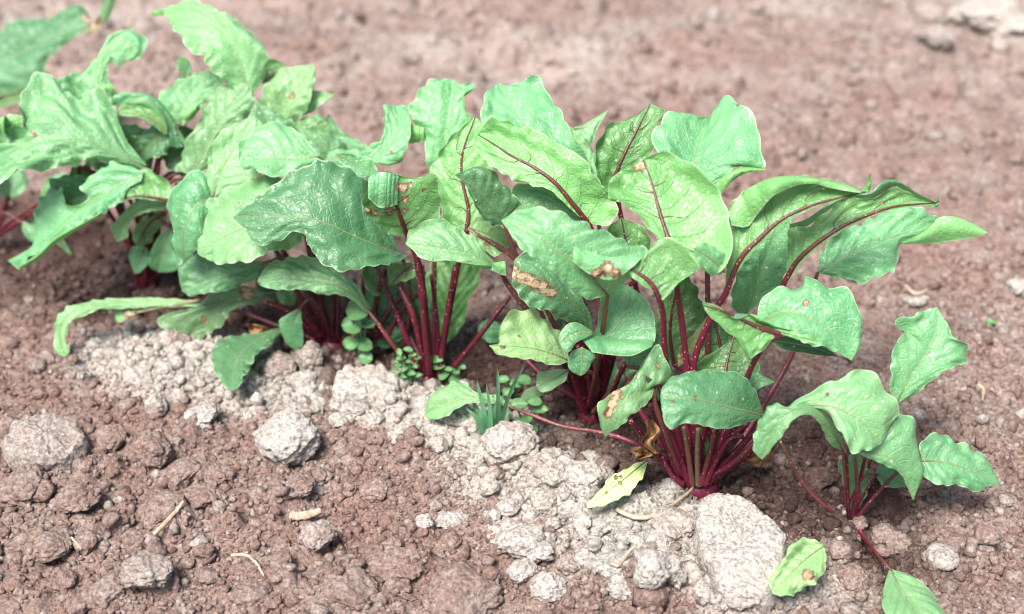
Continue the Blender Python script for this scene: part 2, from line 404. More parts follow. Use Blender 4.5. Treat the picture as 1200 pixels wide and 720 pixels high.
def leaf(pl, mid, A, B, d=(0, 0), nA=(50, 0), nB=None, under=False, st=None, age=0.0, br=0.5, spots=(), flaps=(),
         pucker=1.15, wave=1.35, bulge=0.10, ground=None, stalk=True, label=None, rs=2.4, name="leaf", holes=(), owner=None):
    pl.k += 1; seed = pl.k * 7.31 + pl.y * 100
    rs_ = np.random.default_rng(int(seed * 100) % 100000)
    if nB is None: nB = nA
    mid = np.array(mid, float)[:, :2]; A = np.array(A, float); B = np.array(B, float)
    span = np.abs(np.diff(mid, axis=0)).sum()
    n = int(np.clip(span / 2.6, 20, 64)); m = 10
    mp, ap, bp = spline(mid, n), spline(A, n), spline(B, n)
    t = np.linspace(0, 1, n)
    dd = np.interp(t, np.linspace(0, 1, len(d)), d)
    if len(d) == 3: dd = (1 - t) ** 2 * d[0] + 2 * t * (1 - t) * (2 * d[1] - 0.5 * (d[0] + d[2])) + t * t * d[2]
    if ground is None:
        M3 = np.array([at(mp[i, 0], mp[i, 1], pl.y + dd[i]) for i in range(n)])
    else:
        M3 = np.array([onground(mp[i, 0], mp[i, 1], ground) for i in range(n)])
    nA_, nB_ = nvec(*nA), nvec(*nB)
    def edge(E, nv):
        out = []
        for i in range(n):
            if ground is not None: out.append(onground(E[i, 0], E[i, 1], ground)); continue
            q = on_plane(E[i, 0], E[i, 1], M3[i], nv)
            yy = np.clip(q[1], M3[i][1] - 0.05, M3[i][1] + 0.06)
            out.append(at(E[i, 0], E[i, 1], yy))
        return np.array(out)
    EA, EB = edge(ap, nA_), edge(bp, nB_)
    sgn = -1.0 if under else 1.0
    cols = []; pxs = []; sv = []
    ph = rs_.random(8) * 6.28
    L3 = np.linalg.norm(np.diff(M3, axis=0), axis=1).sum()
    for side, E, ep, nv in ((-1, EA, ap, nA_), (1, EB, bp, nB_)):
        width = np.linalg.norm(E - M3, axis=1)
        cs = []
        for k in range(m, 0, -1) if side < 0 else range(1, m + 1):
            s = k / m
            P = M3 + (E - M3) * s
            bul = bulge * width * math.sin(math.pi * s) ** 0.9 * sgn
            kf = 7.0
            q = kf * (t + 0.035 * noise2(t * 4 + ph[7], s * 1.5 + side) - 0.32 * s ** 1.15) + (0.22 if side > 0 else -0.22)
            qu = (np.abs(np.sin(math.pi * q)) ** 0.7 - 0.6) * 0.0021 * pucker * np.minimum(1, width / 0.018) * (s * (1.15 - s) * 3.2)
            wob = pucker * (0.0058 * noise2(t * 4.5 + ph[0], s * 2.0 * side + ph[1]) + 0.0024 * noise2(t * 10 + ph[3], s * 4.2 * side + ph[4])) * s * np.minimum(1, width / 0.02)
            we = s ** 3 * wave * np.minimum(1, width / 0.015) * (0.0016 * np.sin(t * L3 * 130 + ph[2] * side) + 0.0008 * np.sin(t * L3 * 290 + ph[3] + side) + 0.0030 * noise2(t * L3 * 60, side * 3.0 + ph[4]) + (0.0010 + .0010 * noise2(t * L3 * 40, side + ph[1])) * np.sin(t * L3 * 640 + ph[6] * side + 2 * noise2(t * L3 * 70, ph[2])))
            P = P + nv[None, :] * (bul + sgn * qu + wob + we)[:, None]
            if k == m:                                    # crenate margin
                out_ = (E - M3) / (width[:, None] + 1e-6)
                P = P + out_ * (wave * np.minimum(1, width / 0.015) * (0.0006 * np.sin(t * L3 * 640 + ph[6] * side + 1 + 2 * noise2(t * L3 * 70, ph[2])) + 0.0013 * noise2(t * L3 * 140, 7.7 + side + ph[6])))[:, None]
            cs.append((P, mp + (ep - mp) * s, np.full(n, side * s)))
        if side < 0: left = cs
        else: right = cs
    allc = left + [(M3, mp, np.zeros(n))] + right
    W = len(allc)
    V = np.stack([c[0] for c in allc], 1).reshape(-1, 3); PX = np.stack([c[1] for c in allc], 1).reshape(-1, 2)
    SV = np.stack([c[2] for c in allc], 1).reshape(-1); TV = np.repeat(t, W)
    F = [(i * W + j, i * W + j + 1, (i + 1) * W + j + 1, (i + 1) * W + j) for i in range(n - 1) for j in range(W - 1)]
    Fa = np.array(F)
    cam0 = np.array([0, 0, CAM_H])
    nn = np.cross(V[Fa[:, 1]] - V[Fa[:, 0]], V[Fa[:, 2]] - V[Fa[:, 0]])
    face = np.sum(np.sum(nn * (cam0 - V[Fa[:, 0]]), 1))
    if (face > 0) == under: F = [f[::-1] for f in F]
    if holes:
        cen = PX[Fa].mean(1); keep = np.ones(len(F), bool)
        for hx, hy, hr in holes: keep &= np.hypot(cen[:, 0] - hx, cen[:, 1] - hy) > hr
        F = [f for f, kk in zip(F, keep) if kk]
    FB = []
    for fl in flaps:                                     # margin rolled over, the other face towards the viewer
        fa, fb = np.array(fl[0], float), np.array(fl[1], float); fu = fl[2] if len(fl) > 2 else (not under); near = fl[3] if len(fl) > 3 else 0.012; FB.append((len(V), fl[4] if len(fl) > 4 else None))
        k = 26; a2, b2 = spline(fa, k), spline(fb, k); w_ = 6; off = len(V); VV = []; PP = []; SS = []; TT = []
        for i in range(k):
            j = np.argmin(np.hypot(PX[:, 0] - a2[i, 0], PX[:, 1] - a2[i, 1])) if off else 0
            ya = V[j][1] - 0.0015
            pa = at(a2[i, 0], a2[i, 1], ya); pb = at(b2[i, 0], b2[i, 1], ya - near)
            for q in range(w_ + 1):
                s = q / w_
                P = pa + (pb - pa) * s; P = P + np.array([0, -0.75, 0.65]) * 0.004 * math.sin(math.pi * s) * (0.4 + 0.6 * math.sin(math.pi * i / (k - 1)))
                P = P + np.array([0, -0.7, 0.6]) * 0.0005 * math.sin(i * 0.6 + seed) * s
                VV.append(P); PP.append(a2[i] + (b2[i] - a2[i]) * s); SS.append(0.5 + 0.5 * s); TT.append(.42 + .1 * i / (k - 1))
        f2 = [(off + i * (w_ + 1) + j, off + i * (w_ + 1) + j + 1, off + (i + 1) * (w_ + 1) + j + 1, off + (i + 1) * (w_ + 1) + j) for i in range(k - 1) for j in range(w_)]
        VV = np.array(VV); f2a = np.array(f2) - off
        nn = np.cross(VV[f2a[:, 1]] - VV[f2a[:, 0]], VV[f2a[:, 2]] - VV[f2a[:, 0]])
        if (np.sum(nn * (cam0 - VV[f2a[:, 0]])) > 0) == fu: f2 = [f[::-1] for f in f2]
        F += f2; V = np.vstack([V, VV]); PX = np.vstack([PX, PP]); SV = np.concatenate([SV, SS]); TV = np.concatenate([TV, TT])
    base = pl.c
    if ground is None:
        for _ in range(40):                              # a blade rests on the soil, never in it
            low = V[:, 2] < sample(H, V[:, 0], V[:, 1]) + .004
            if not low.any(): break
            dv = cam0 - V[low]; V[low] += dv / np.linalg.norm(dv, axis=1)[:, None] * .003
    me = mesh(name, V - base, F, M_LEAF)
    uv = me.uv_layers.new(name="UVMap"); li = np.zeros(len(me.loops), int); me.loops.foreach_get("vertex_index", li)
    uv.data.foreach_set("uv", np.stack([SV[li], TV[li]], 1).astype(np.float32).ravel())
    dead = np.zeros(len(V))
    for sx_, sy_, sr in spots:
        dead = np.maximum(dead, min(1.0, .50 + .06 * sr) * (1 - smooth(sr * 0.1, sr * 1.6, np.hypot(PX[:, 0] - sx_, PX[:, 1] - sy_))))
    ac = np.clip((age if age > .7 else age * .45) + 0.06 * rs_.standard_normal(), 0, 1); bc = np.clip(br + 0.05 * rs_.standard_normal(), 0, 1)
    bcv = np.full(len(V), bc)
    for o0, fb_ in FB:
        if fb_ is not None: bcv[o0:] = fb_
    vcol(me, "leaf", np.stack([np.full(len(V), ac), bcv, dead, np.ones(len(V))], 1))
    o = link(name, me, owner or pl.o)
    if label: o["label"] = label
    # stalk and midrib, one tube
    mb = M3.copy()
    if stalk:
        if st is None:
            c0 = pl.c + np.array([(rs_.random() - .5) * 0.016, (rs_.random() - .5) * 0.014, 0])
            e = M3[0]; mdl = c0 * 0.45 + e * 0.55 + np.array([0, 0, 0.035 * min(1, np.linalg.norm(e - c0) / 0.1)])
            sp = spline([c0, mdl, e], 18)
        else:
            pts = []
            for q in st:
                pts.append(at(q[0], q[1], pl.y + (q[2] if len(q) > 2 else d[0])))
            pts.append(M3[0]); sp = spline(pts, 26)
        r1 = rs * 0.72
        if under: P = np.vstack([sp[:-1], mb]); me2 = stalk_mesh(P, rs * .9 / 1000, r1 / 1000, base, (0, 0.35 if pl.y < .8 else .05), (0, 0.05), n, (r1 / 1000 * 0.9, 0.00035), (0.05, 0.0))
        else: P = np.vstack([sp[:-1], mb]); me2 = stalk_mesh(P, rs * .9 / 1000, r1 / 1000, base, (0, 0.35 if pl.y < .8 else .05), (0.12, 0.06), n, (0.0007, 0.0002), (0.92, 0.14))
    else:
        P = mb; me2 = stalk_mesh(P, 0.0013 if under else 0.0008, 0.0002, base, (0.85, 0.15), (0.92, 0.1))
    link("leaf_stalk", me2, o)
    if under and span > 45:                             # red side veins stand out of the under side
        VV, FF = [], []
        for side, E in ((-1, 0), (1, 0)):
            wid = np.linalg.norm((EA if side < 0 else EB) - M3, axis=1)
            for q in range(3):
                t0 = 0.07 + 0.25 * q + 0.07 * rs_.random() + (0.05 if side > 0 else 0)
                if t0 > 0.8: continue
                pts = []; smax = 0.42 + 0.35 * rs_.random()
                for s in np.linspace(0, smax, 9):
                    tt = min(0.98, t0 + 0.30 * s + 0.03 * math.sin(s * 9 + q)); i = int(tt * (n - 1)); f_ = tt * (n - 1) - i
                    jf = m + side * s * m; j = int(np.floor(jf)); g = jf - j
                    gi = lambda ii, jj: V[min(ii, n - 1) * W + min(max(jj, 0), W - 1)]
                    pt = (gi(i, j) * (1 - g) + gi(i, j + 1) * g) * (1 - f_) + (gi(i + 1, j) * (1 - g) + gi(i + 1, j + 1) * g) * f_
                    pts.append(pt)
                if wid[int(t0 * (n - 1))] < 0.007: continue
                v_, f_ = tube(np.array(pts) - base, np.linspace(0.00048, 0.00010, 9), 5)
                FF += [tuple(x + len(VV) for x in f) for f in f_]; VV += list(v_)
        if VV:
            mv = mesh("leaf_vein", VV, FF, M_STALK); c = np.zeros((len(VV), 4)); c[:, 0] = 0.12; c[:, 3] = 1; vcol(mv, "tone", c)
            link("leaf_vein", mv, o)
    return o
def stem(pl, pts, r=2.3, r1=None, tone=(0, 0), tone1=None):
    P = spline([at(q[0], q[1], pl.y + (q[2] if len(q) > 2 else 0)) for q in pts], 24); r *= .88; tone1 = tone1 or (tone[0], tone[1] * .6); tone = (tone[0], max(tone[1], .4 if pl is pA else .06))
    return link("stalk", stalk_mesh(P, r / 1000, (r1 or r * 0.75) / 1000, pl.c, tone, tone1 or tone), pl.o)
def crown(pl, r=0.012):
    V, F = ico(2); V = V * np.array([r, r * 0.9, r * 0.8]) + np.array([0, 0, -0.004])
    me = mesh("root_crown", V, F, M_STALK); c = np.zeros((len(V), 4)); c[:, 3] = 1; c[:, 1] = 0.35; vcol(me, "tone", c)
    link("root_crown", me, pl.o)
def ico(sub):
    import bmesh
    bm = bmesh.new(); bmesh.ops.create_icosphere(bm, subdivisions=sub, radius=1.0)
    V = np.array([v.co[:] for v in bm.verts]); F = [tuple(v.index for v in f.verts) for f in bm.faces]; bm.free()
    return V, F
# ---------------------------------------------------------------- the beets, nearest first
pA = Plant(815, 566, "largest beet plant with a fan of red stalks behind the big pale slab")
pB = Plant(692, 482, "crowded beet plant with spoiled leaves between the largest beet and the bare stalks")
pC = Plant(506, 440, "beet plant in mid row with three bare upright red stalks above chickweed")
pD = Plant(388, 402, "beet plant with one broad dark teal leaf arching over shaded stalks")
pE = Plant(172, 338, "beet plant left in the row with the tallest pale leaf against the soil")
pF = Plant(-28, 292, "beet plant cut by the left edge of the photo, showing red stalks")
pG = Plant(-120, 175, "out of focus beet plant in the top left corner with browning leaf edge")
pH = Plant(995, 613, "small young beet plant standing alone at the right end of the row")

# --- largest beet
crown(pA, 0.017)
leaf(pA, [(790,300),(780,270),(772,245),(763,212),(754,188)],
     [(790,300),(765,275),(745,250),(730,238),(712,232),(712,220),(722,203),(740,196),(754,188)],
     [(790,300),(840,322),(858,300),(856,265),(850,235),(838,215),(818,198),(800,186),(782,178),(765,182),(754,188)],
     d=(0.0,0.02,0.045), nA=(38,12), nB=(38,-10), under=True, st=[(817,556,0),(808,460,0),(800,385,0),(793,335,0)], spots=[(748,192,12)], br=.55, rs=3.0)
leaf(pA, [(772,348),(765,335),(755,325),(742,317),(728,310)],
     [(776,352),(800,330),(822,315),(812,300),(803,286),(785,279),(768,283),(760,295),(745,305),(728,310)],
     [(772,348),(760,338),(745,328),(728,310)], d=(-0.02,-0.012), nA=(40,0), under=True, br=.45,
     st=[(806,556,-.005),(785,470,-.005),(778,400,-.01),(777,370,-.015)], rs=3.0)
leaf(pA, [(722,225),(722,205),(732,180),(745,155),(762,122)],
     [(722,225),(702,225),(697,200),(696,172),(704,158),(716,145),(735,140),(752,130),(762,122)],
     [(722,225),(745,205),(762,182),(768,165),(768,150),(779,131),(762,122)], d=(0.09,0.10,0.12), nA=(35,15), nB=(35,-10), under=True, br=.46, rs=2.6,
     st=[(800,556,0.02),(760,400,0.07),(735,290,0.09)])
leaf(pA, [(822,225),(813,200),(817,175),(825,152),(834,137)],
     [(822,225),(790,200),(770,175),(764,158),(775,143),(792,131),(810,137),(834,137)],
     [(822,225),(845,210),(870,195),(897,197),(893,172),(885,145),(868,125),(852,113),(843,120),(834,137)],
     d=(0.06,0.08,0.12), nA=(52,18), nB=(48,-24), br=.78, age=.1, spots=[(866,127,4)],
     flaps=[([(838,216),(850,205),(870,196),(897,198)],[(838,240),(850,222),(868,206),(897,199)],True,.004)])
leaf(pA, [(896,488),(870,481),(840,474),(810,467),(774,468)],
     [(896,488),(888,466),(876,448),(860,437),(830,433),(800,437),(783,445),(775,458),(774,468)],
     [(896,488),(880,494),(848,503),(820,499),(800,497),(785,503),(777,488),(774,468)], d=(-0.03,-0.055,-0.06), nA=(62,0), nB=(48,0),
     st=[(828,562,-.01),(862,540,-.02),(895,505,-.03)], br=.42, spots=[(815,467,5),(788,472,4)], rs=2.4, pucker=.6, wave=.6)
leaf(pA, [(768,450),(752,463),(735,468),(720,485),(709,513)],
     [(768,450),(786,446),(786,428),(772,405),(757,420),(742,445),(728,455),(712,460),(702,475),(702,495),(709,513)],
     [(768,450),(762,466),(752,477),(738,490),(722,502),(709,513)], d=(-0.03,-0.05,-0.05), nA=(55,-8), nB=(45,-8), br=.52, age=.3,
     st=[(800,558,-.01),(780,510,-.03),(767,470,-.035)], spots=[(722,462,10),(717,474,9),(713,484,8),(758,445,6),(770,430,5)], holes=[(760,446,4)])
leaf(pA, [(895,376),(925,366),(955,376),(980,396),(998,423)],
     [(886,380),(890,362),(898,345),(920,335),(940,334),(944,318),(955,326),(975,338),(990,342),(1002,362),(1010,382),(1008,405),(998,423)],
     [(890,380),(915,388),(945,399),(970,408),(998,423)], d=(-0.0,-0.01,-0.02), nA=(58,0), nB=(58,0), br=.72, age=.22, stalk=False, pucker=.7, spots=[(944,357,5)], label="broad pale leaf bending outwards with its near edge rolled")
leaf(pA, [(915,392),(890,384),(868,374),(845,364),(824,358)],
     [(915,392),(960,402),(935,390),(905,382),(885,369),(862,374),(845,361),(824,354),(824,358)],
     [(915,392),(905,399),(893,409),(880,418),(868,405),(848,385),(828,366),(824,358)], d=(-0.03,-0.03), nA=(25,0), nB=(25,0), under=True, br=.5,
     st=[(838,556,-.0),(862,480,-.02),(880,432,-.03),(895,406,-.032)], rs=2.6)
leaf(pA, [(900,398),(925,402),(955,408),(984,419)], [(900,398),(935,393),(960,402),(984,419)], [(900,398),(915,409),(945,414),(965,417),(984,419)], d=(.005,.005), br=.3, stalk=False)
leaf(pA, [(850,345),(868,303),(890,280),(915,258),(945,243),(975,234),(1014,226)],
     [(850,345),(851,310),(852,275),(855,245),(868,228),(888,216),(908,209),(935,207),(965,211),(990,216),(1014,226)],
     [(850,345),(870,310),(895,283),(920,261),(948,246),(978,236),(1014,226)], d=(0.0,0.01,0.02), nA=(30,-15), nB=(40,0), under=True, br=.55, rs=3.2,
     st=[(822,560,0.0),(812,440,0.0),(832,375,0.0)],
     flaps=[([(853,250),(868,228),(888,215),(908,208),(935,206),(965,210),(990,215),(1014,226)],[(857,264),(876,266),(887,252),(905,231),(928,219),(952,215),(975,221),(1014,227)],True,.008,.7),
            ([(1008,226),(1016,214),(1019,204)],[(1020,226),(1021,213),(1019,203)],True,.002)])
leaf(pA, [(920,330),(935,305),(960,283),(990,264),(1020,251),(1050,242),(1095,238)],
     [(920,330),(923,300),(925,268),(945,266),(965,250),(990,235),(1020,233),(1040,223),(1058,222),(1078,232),(1095,238)],
     [(922,333),(940,308),(964,286),(993,267),(1022,254),(1052,245),(1095,240)], d=(0.03,0.035,0.05), nA=(30,-10), nB=(40,0), under=True, br=.5, rs=3.0,
     st=[(830,560,0.01),(872,440,0.03),(903,366,0.035)], spots=[(1034,238,4)],
     flaps=[([(925,263),(945,257),(965,243),(995,229),(1020,226),(1035,212),(1052,212),(1072,225),(1096,237)],[(925,268),(945,266),(965,251),(990,236),(1020,234),(1040,224),(1058,223),(1078,234),(1096,240)],False,-.006),
            ([(1086,243),(1095,240),(1099,232)],[(1098,244),(1100,240),(1100,231)],True,.002)])
leaf(pA, [(958,320),(985,305),(1010,293),(1040,280),(1070,270),(1097,262)],
     [(958,320),(965,290),(990,270),(1020,255),(1050,246),(1075,249),(1097,257),(1097,262)],
     [(958,320),(980,326),(1010,331),(1030,327),(1048,316),(1053,299),(1056,285),(1078,276),(1097,262)], d=(0.07,0.08,0.10), nA=(55,10), nB=(50,-5), br=.62, pucker=1.3,
     st=[(842,560,.01),(893,478,.04),(926,420,.06),(945,365,.07)], rs=2.6,
     flaps=[([(1056,284),(1078,274),(1092,264),(1100,255),(1118,254),(1140,262),(1157,272)],[(1056,286),(1080,286),(1100,285),(1120,282),(1138,279),(1150,276),(1157,273)],True,.004)])
leaf(pA, [(872,372),(885,340),(895,310),(910,270),(925,245)], [(872,372),(856,357),(856,335),(870,310),(890,280),(925,245)],
     [(872,372),(895,352),(915,337),(930,300),(930,270),(925,245)], d=(.05,.07), nA=(50,15), nB=(50,-15), br=.55, pucker=1.3)
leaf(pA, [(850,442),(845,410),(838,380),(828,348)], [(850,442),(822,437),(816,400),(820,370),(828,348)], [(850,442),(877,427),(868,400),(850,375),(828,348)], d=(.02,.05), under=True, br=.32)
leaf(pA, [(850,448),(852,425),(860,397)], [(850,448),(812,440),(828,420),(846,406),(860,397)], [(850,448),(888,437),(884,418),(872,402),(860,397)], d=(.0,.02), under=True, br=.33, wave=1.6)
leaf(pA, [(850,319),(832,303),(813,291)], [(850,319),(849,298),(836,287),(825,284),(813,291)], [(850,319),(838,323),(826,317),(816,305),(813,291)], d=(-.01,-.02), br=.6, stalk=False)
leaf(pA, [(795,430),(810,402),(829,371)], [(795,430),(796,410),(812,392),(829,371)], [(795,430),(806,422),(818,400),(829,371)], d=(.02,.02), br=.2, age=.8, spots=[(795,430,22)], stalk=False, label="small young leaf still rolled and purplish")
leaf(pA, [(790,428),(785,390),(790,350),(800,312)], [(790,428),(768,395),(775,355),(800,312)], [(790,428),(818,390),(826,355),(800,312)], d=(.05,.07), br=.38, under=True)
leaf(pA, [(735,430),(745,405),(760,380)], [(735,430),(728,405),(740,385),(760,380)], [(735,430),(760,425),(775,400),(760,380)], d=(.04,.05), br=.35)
leaf(pA, [(876,458),(890,446),(909,448)], [(876,458),(877,439),(885,433),(893,440),(909,448)], [(876,458),(886,457),(898,452),(909,448)], d=(.03,.03), br=.72, pucker=.2, wave=.3)
leaf(pA, [(600,478),(575,470),(550,467),(530,472),(497,486)], [(600,478),(585,464),(562,462),(545,451),(527,446),(510,455),(500,470),(497,486)],
     [(600,478),(580,474),(555,472),(538,479),(522,490),(505,492),(497,486)], d=(.04,.05), nA=(60,0), nB=(55,0), br=.62, age=.35, rs=1.9,
     st=[(790,545,.0),(745,520,.0),(705,507,.01),(660,500,.02),(622,486,.03)], label="low leaf on a long stalk reaching over the pale crumbs")
leaf(pA, [(838,560),(829,530),(818,500)], [(838,560),(815,535),(810,505),(818,500)], [(838,560),(834,530),(826,505),(818,500)], d=(.01,.0), br=.45, age=.5, under=True, stalk=False, wave=.3)
for pts, r, tn in (
    ([(797,566,-.005),(768,530,-.01),(738,492,-.01)],3.0,(0,0)), ([(803,568,-.008),(780,520,-.01),(762,474,-.02)],3.4,(0,.05)),
    ([(810,570,-.01),(795,535,-.012),(781,498,-.012)],3.6,(0,.0)), ([(812,570,-.012),(806,530,-.012),(801,500,-.012)],2.6,(.25,.1)),
    ([(818,570,-.012),(817,535,-.012),(818,502,-.012)],2.4,(.5,0)), ([(821,570,-.012),(831,535,-.012),(838,502,-.012)],2.8,(.1,.1)),
    ([(826,570,-.013),(842,535,-.014),(856,514,-.014),(871,512,-.012)],2.4,(0,.45)), ([(828,568,-.01),(862,530,-.01),(889,500,-.01)],3.2,(0,.05)),
    ([(832,566,-.005),(872,535,0),(905,505,.0)],3.0,(0,0)), ([(820,568,-.005),(850,520,.0),(876,497,0)],2.6,(0,.1)), ([(806,560,.0),(772,515,.01),(748,478,.02)],3.0,(0,0)),
    ([(800,568,-.012),(786,555,-.014),(776,535,-.014)],2.4,(0,.5)), ([(815,560,.01),(812,520,.01),(806,485,.01)],3.4,(0,0)), ([(835,566,-.006),(880,520,.02),(905,478,.04)],3.0,(0,0))):
    stem(pA, pts, r, None, tn)
# --- the crowded beet behind it
crown(pB, 0.010)
leaf(pB, [(690,262),(672,240),(650,214),(625,196),(600,183),(580,170),(560,158)],
     [(690,262),(712,264),(722,240),(708,222),(695,205),(680,188),(660,172),(640,160),(610,147),(580,141),(566,148),(560,158)],
     [(690,262),(676,252),(655,232),(640,221),(605,213),(580,196),(560,178),(555,168),(560,158)], d=(-.02,-.01,.02), nA=(38,5), nB=(30,5), under=True, br=.62, rs=3.0, age=.2,
     st=[(700,480,0),(722,400,-.01),(718,330,-.015)])
leaf(pB, [(650,215),(632,180),(614,148),(600,125),(583,97)], [(650,215),(605,195),(572,165),(565,140),(570,113),(583,97)],
     [(650,215),(690,217),(698,204),(678,172),(668,152),(655,128),(640,108),(632,91),(615,95),(596,101),(583,97)], d=(.02,.04,.08), nA=(50,10), nB=(50,-12), br=.74)
leaf(pB, [(712,346),(690,322),(660,300),(625,275),(587,258)], [(712,346),(738,325),(753,308),(757,293),(735,282),(700,268),(660,253),(625,246),(605,248),(587,258)],
     [(712,346),(690,352),(672,343),(648,320),(622,300),(602,278),(587,258)], d=(-.09,-.1,-.085), nA=(58,0), nB=(45,-5), br=.55, pucker=.8,
     flaps=[([(672,289),(690,294),(712,301),(735,300),(752,303)],[(671,306),(688,320),(705,327),(722,327),(744,311)],False,.008,.85)], spots=[(712,316,11),(698,322,8),(722,320,8)], rs=2.6,
     st=[(690,478,-.02),(700,430,-.05),(706,390,-.08)], label="long leaf with a folded pale lobe that is rotten pink and brown")
leaf(pB, [(692,402),(683,372),(668,355),(650,338),(630,327),(601,318)], [(692,402),(694,380),(682,352),(662,330),(645,312),(625,300),(605,303),(601,318)],
     [(692,402),(684,384),(660,376),(640,368),(620,358),(608,342),(600,330),(601,318)], d=(-.03,-.04), nA=(50,0), nB=(48,0), br=.45, rs=2.2,
     spots=[(603,318,9),(611,326,10),(620,329,10),(628,333,10),(637,337,10),(646,343,9),(596,322,8),(664,366,4)], label="leaf with a long dry brown strip beside the midrib")
leaf(pB, [(668,424),(650,416),(625,409),(600,406),(573,405)], [(668,424),(662,400),(650,384),(635,371),(620,363),(605,367),(592,377),(584,392),(585,402),(573,405)],
     [(668,424),(650,428),(620,424),(598,420),(583,417),(573,405)], d=(-.04,-.06), nA=(52,0), nB=(60,0), br=.66, age=.6, spots=[(608,395,3),(590,407,5)], rs=2.0,
     st=[(695,480,-.01),(700,445,-.03)])
leaf(pB, [(703,414),(712,395),(728,375),(738,352),(735,334)], [(703,414),(690,400),(698,385),(702,360),(706,343),(718,336),(735,334)],
     [(703,414),(735,418),(760,410),(768,395),(767,375),(760,356),(748,343),(735,334)], d=(-.085,-.075,-.06), nA=(45,35), nB=(38,-10), br=.62, age=.15, pucker=.4, wave=.5, bulge=-.10,
     flaps=[([(678,394),(700,394),(730,398),(766,398)],[(694,413),(715,416),(740,417),(764,406)],False,.012)])
leaf(pB, [(694,390),(676,391),(656,403)], [(694,388),(678,379),(664,381),(656,392),(656,403)], [(694,392),(685,397),(675,402),(665,414),(656,403)], d=(-.09,-.1), br=.55, pucker=.4, wave=.5, stalk=False)
leaf(pB, [(682,407),(682,424),(680,441)], [(682,407),(671,412),(666,422),(669,434),(680,441)], [(682,407),(698,416),(692,428),(686,437),(680,441)], d=(-.095,-.1), nA=(40,0), br=.5, pucker=.4, wave=.5, stalk=False)
leaf(pB, [(667,433),(650,444),(629,454)], [(667,433),(648,434),(632,435),(627,444),(629,454)], [(667,433),(662,446),(648,456),(636,461),(629,454)], d=(-.03,-.035), br=.62, age=.5, pucker=.4, rs=1.5, st=[(690,482,-.01),(690,450,-.02),(680,435,-.03)])
leaf(pB, [(642,462),(625,458),(610,466)], [(642,462),(628,453),(615,458),(610,466)], [(642,462),(630,465),(618,470),(610,466)], d=(-.02,-.02), br=.5, age=.4, pucker=.4, rs=1.2)
leaf(pB, [(585,313),(560,302),(530,296),(500,292),(475,286)], [(585,313),(570,298),(557,282),(540,268),(513,258),(495,265),(480,274),(475,286)],
     [(585,313),(593,319),(560,311),(520,305),(496,306),(486,297),(475,286)], d=(-.03,-.04,-.035), nA=(55,0), nB=(60,0), br=.58, age=.1, rs=2.8,
     st=[(690,478,-.01),(652,402,-.02),(618,364,-.025),(594,332,-.028)], wave=1.2,
     flaps=[([(528,304),(555,309),(575,308),(592,306)],[(528,306),(555,312),(575,316),(593,322)],True,.003)])
leaf(pB, [(590,260),(575,240),(560,222),(533,205)], [(592,264),(607,242),(596,222),(588,210),(578,197),(562,192),(545,197),(533,205)],
     [(590,264),(575,264),(560,250),(552,232),(545,216),(533,205)], d=(.0,-.01), nA=(52,10), nB=(40,-10), br=.35, pucker=1.3, st=[(680,470,.0),(640,380,.0),(605,300,.0)])
leaf(pB, [(548,268),(570,274),(597,288)], [(548,268),(560,253),(582,262),(598,280),(597,288)], [(548,268),(560,290),(575,300),(588,299),(597,288)], d=(.015,.02), br=.55, age=.5, spots=[(570,285,5)])
leaf(pB, [(600,250),(620,240),(650,245),(680,258)], [(600,250),(602,222),(625,216),(655,232),(680,258)], [(600,250),(615,262),(650,262),(680,258)], d=(.0,.0), br=.6, age=.1)
leaf(pB, [(650,300),(655,270),(650,235)], [(650,300),(630,280),(630,250),(650,235)], [(650,300),(680,285),(682,255),(650,235)], d=(.03,.03), br=.35, under=True)
leaf(pB, [(745,330),(735,290),(728,255)], [(745,330),(718,305),(712,270),(728,255)], [(745,330),(765,305),(755,270),(728,255)], d=(-.02,.0), br=.5, under=True)
leaf(pB, [(700,215),(680,180),(668,148)], [(700,215),(672,195),(663,165),(668,148)], [(700,215),(702,190),(690,165),(668,148)], d=(.07,.09), br=.7)
leaf(pB, [(670,152),(685,150),(700,140),(712,130)], [(670,150),(685,146),(700,137),(712,129)], [(672,165),(690,172),(700,150),(712,130)], d=(.1,.11), br=.75, under=False)
leaf(pB, [(722,474),(708,445),(690,412)], [(722,474),(692,455),(680,425),(690,412)], [(724,474),(730,445),(715,418),(690,412)], d=(.02,.03), br=.4, wave=1.6)
leaf(pB, [(770,470),(762,430),(750,396)], [(768,470),(738,445),(732,410),(750,396)], [(772,470),(788,440),(780,408),(750,396)], d=(.0,.01), br=.42, wave=1.6)
leaf(pB, [(640,400),(630,375),(640,345)], [(640,400),(615,380),(618,352),(640,345)], [(642,400),(660,380),(662,355),(640,345)], d=(.04,.05), br=.4, wave=1.6)
leaf(pB, [(676,355),(655,340),(640,320)], [(676,355),(668,330),(640,320)], [(676,355),(650,352),(632,335),(640,320)], d=(.02,.02), br=.4)
for pts, r, tn in (
    ([(700,482,-.01),(690,440,-.03),(677,405,-.035)],3.0,(0,0)), ([(704,484,0),(710,440,-.01),(715,410,-.02)],3.2,(0,0)), ([(698,486,0),(702,445,-.01),(705,415,-.02)],3.0,(0,0)),
    ([(688,484,-.01),(676,455,-.02),(668,430,-.03)],3.0,(0,.2)), ([(712,482,-.02),(722,450,-.03),(733,425,-.03)],2.8,(0,0)), ([(695,484,-.02),(710,465,-.03),(725,440,-.03)],2.4,(.2,.3)),
    ([(692,476,-.01),(655,455,.0),(625,430,.01),(608,410,.02)],1.9,(0,.6)), ([(684,482,-.01),(672,460,-.01),(650,440,-.01)],2.3,(0,.4)), ([(706,482,-.01),(745,440,0),(770,425,.0)],2.8,(0,0))):
    stem(pB, pts, r, None, tn)
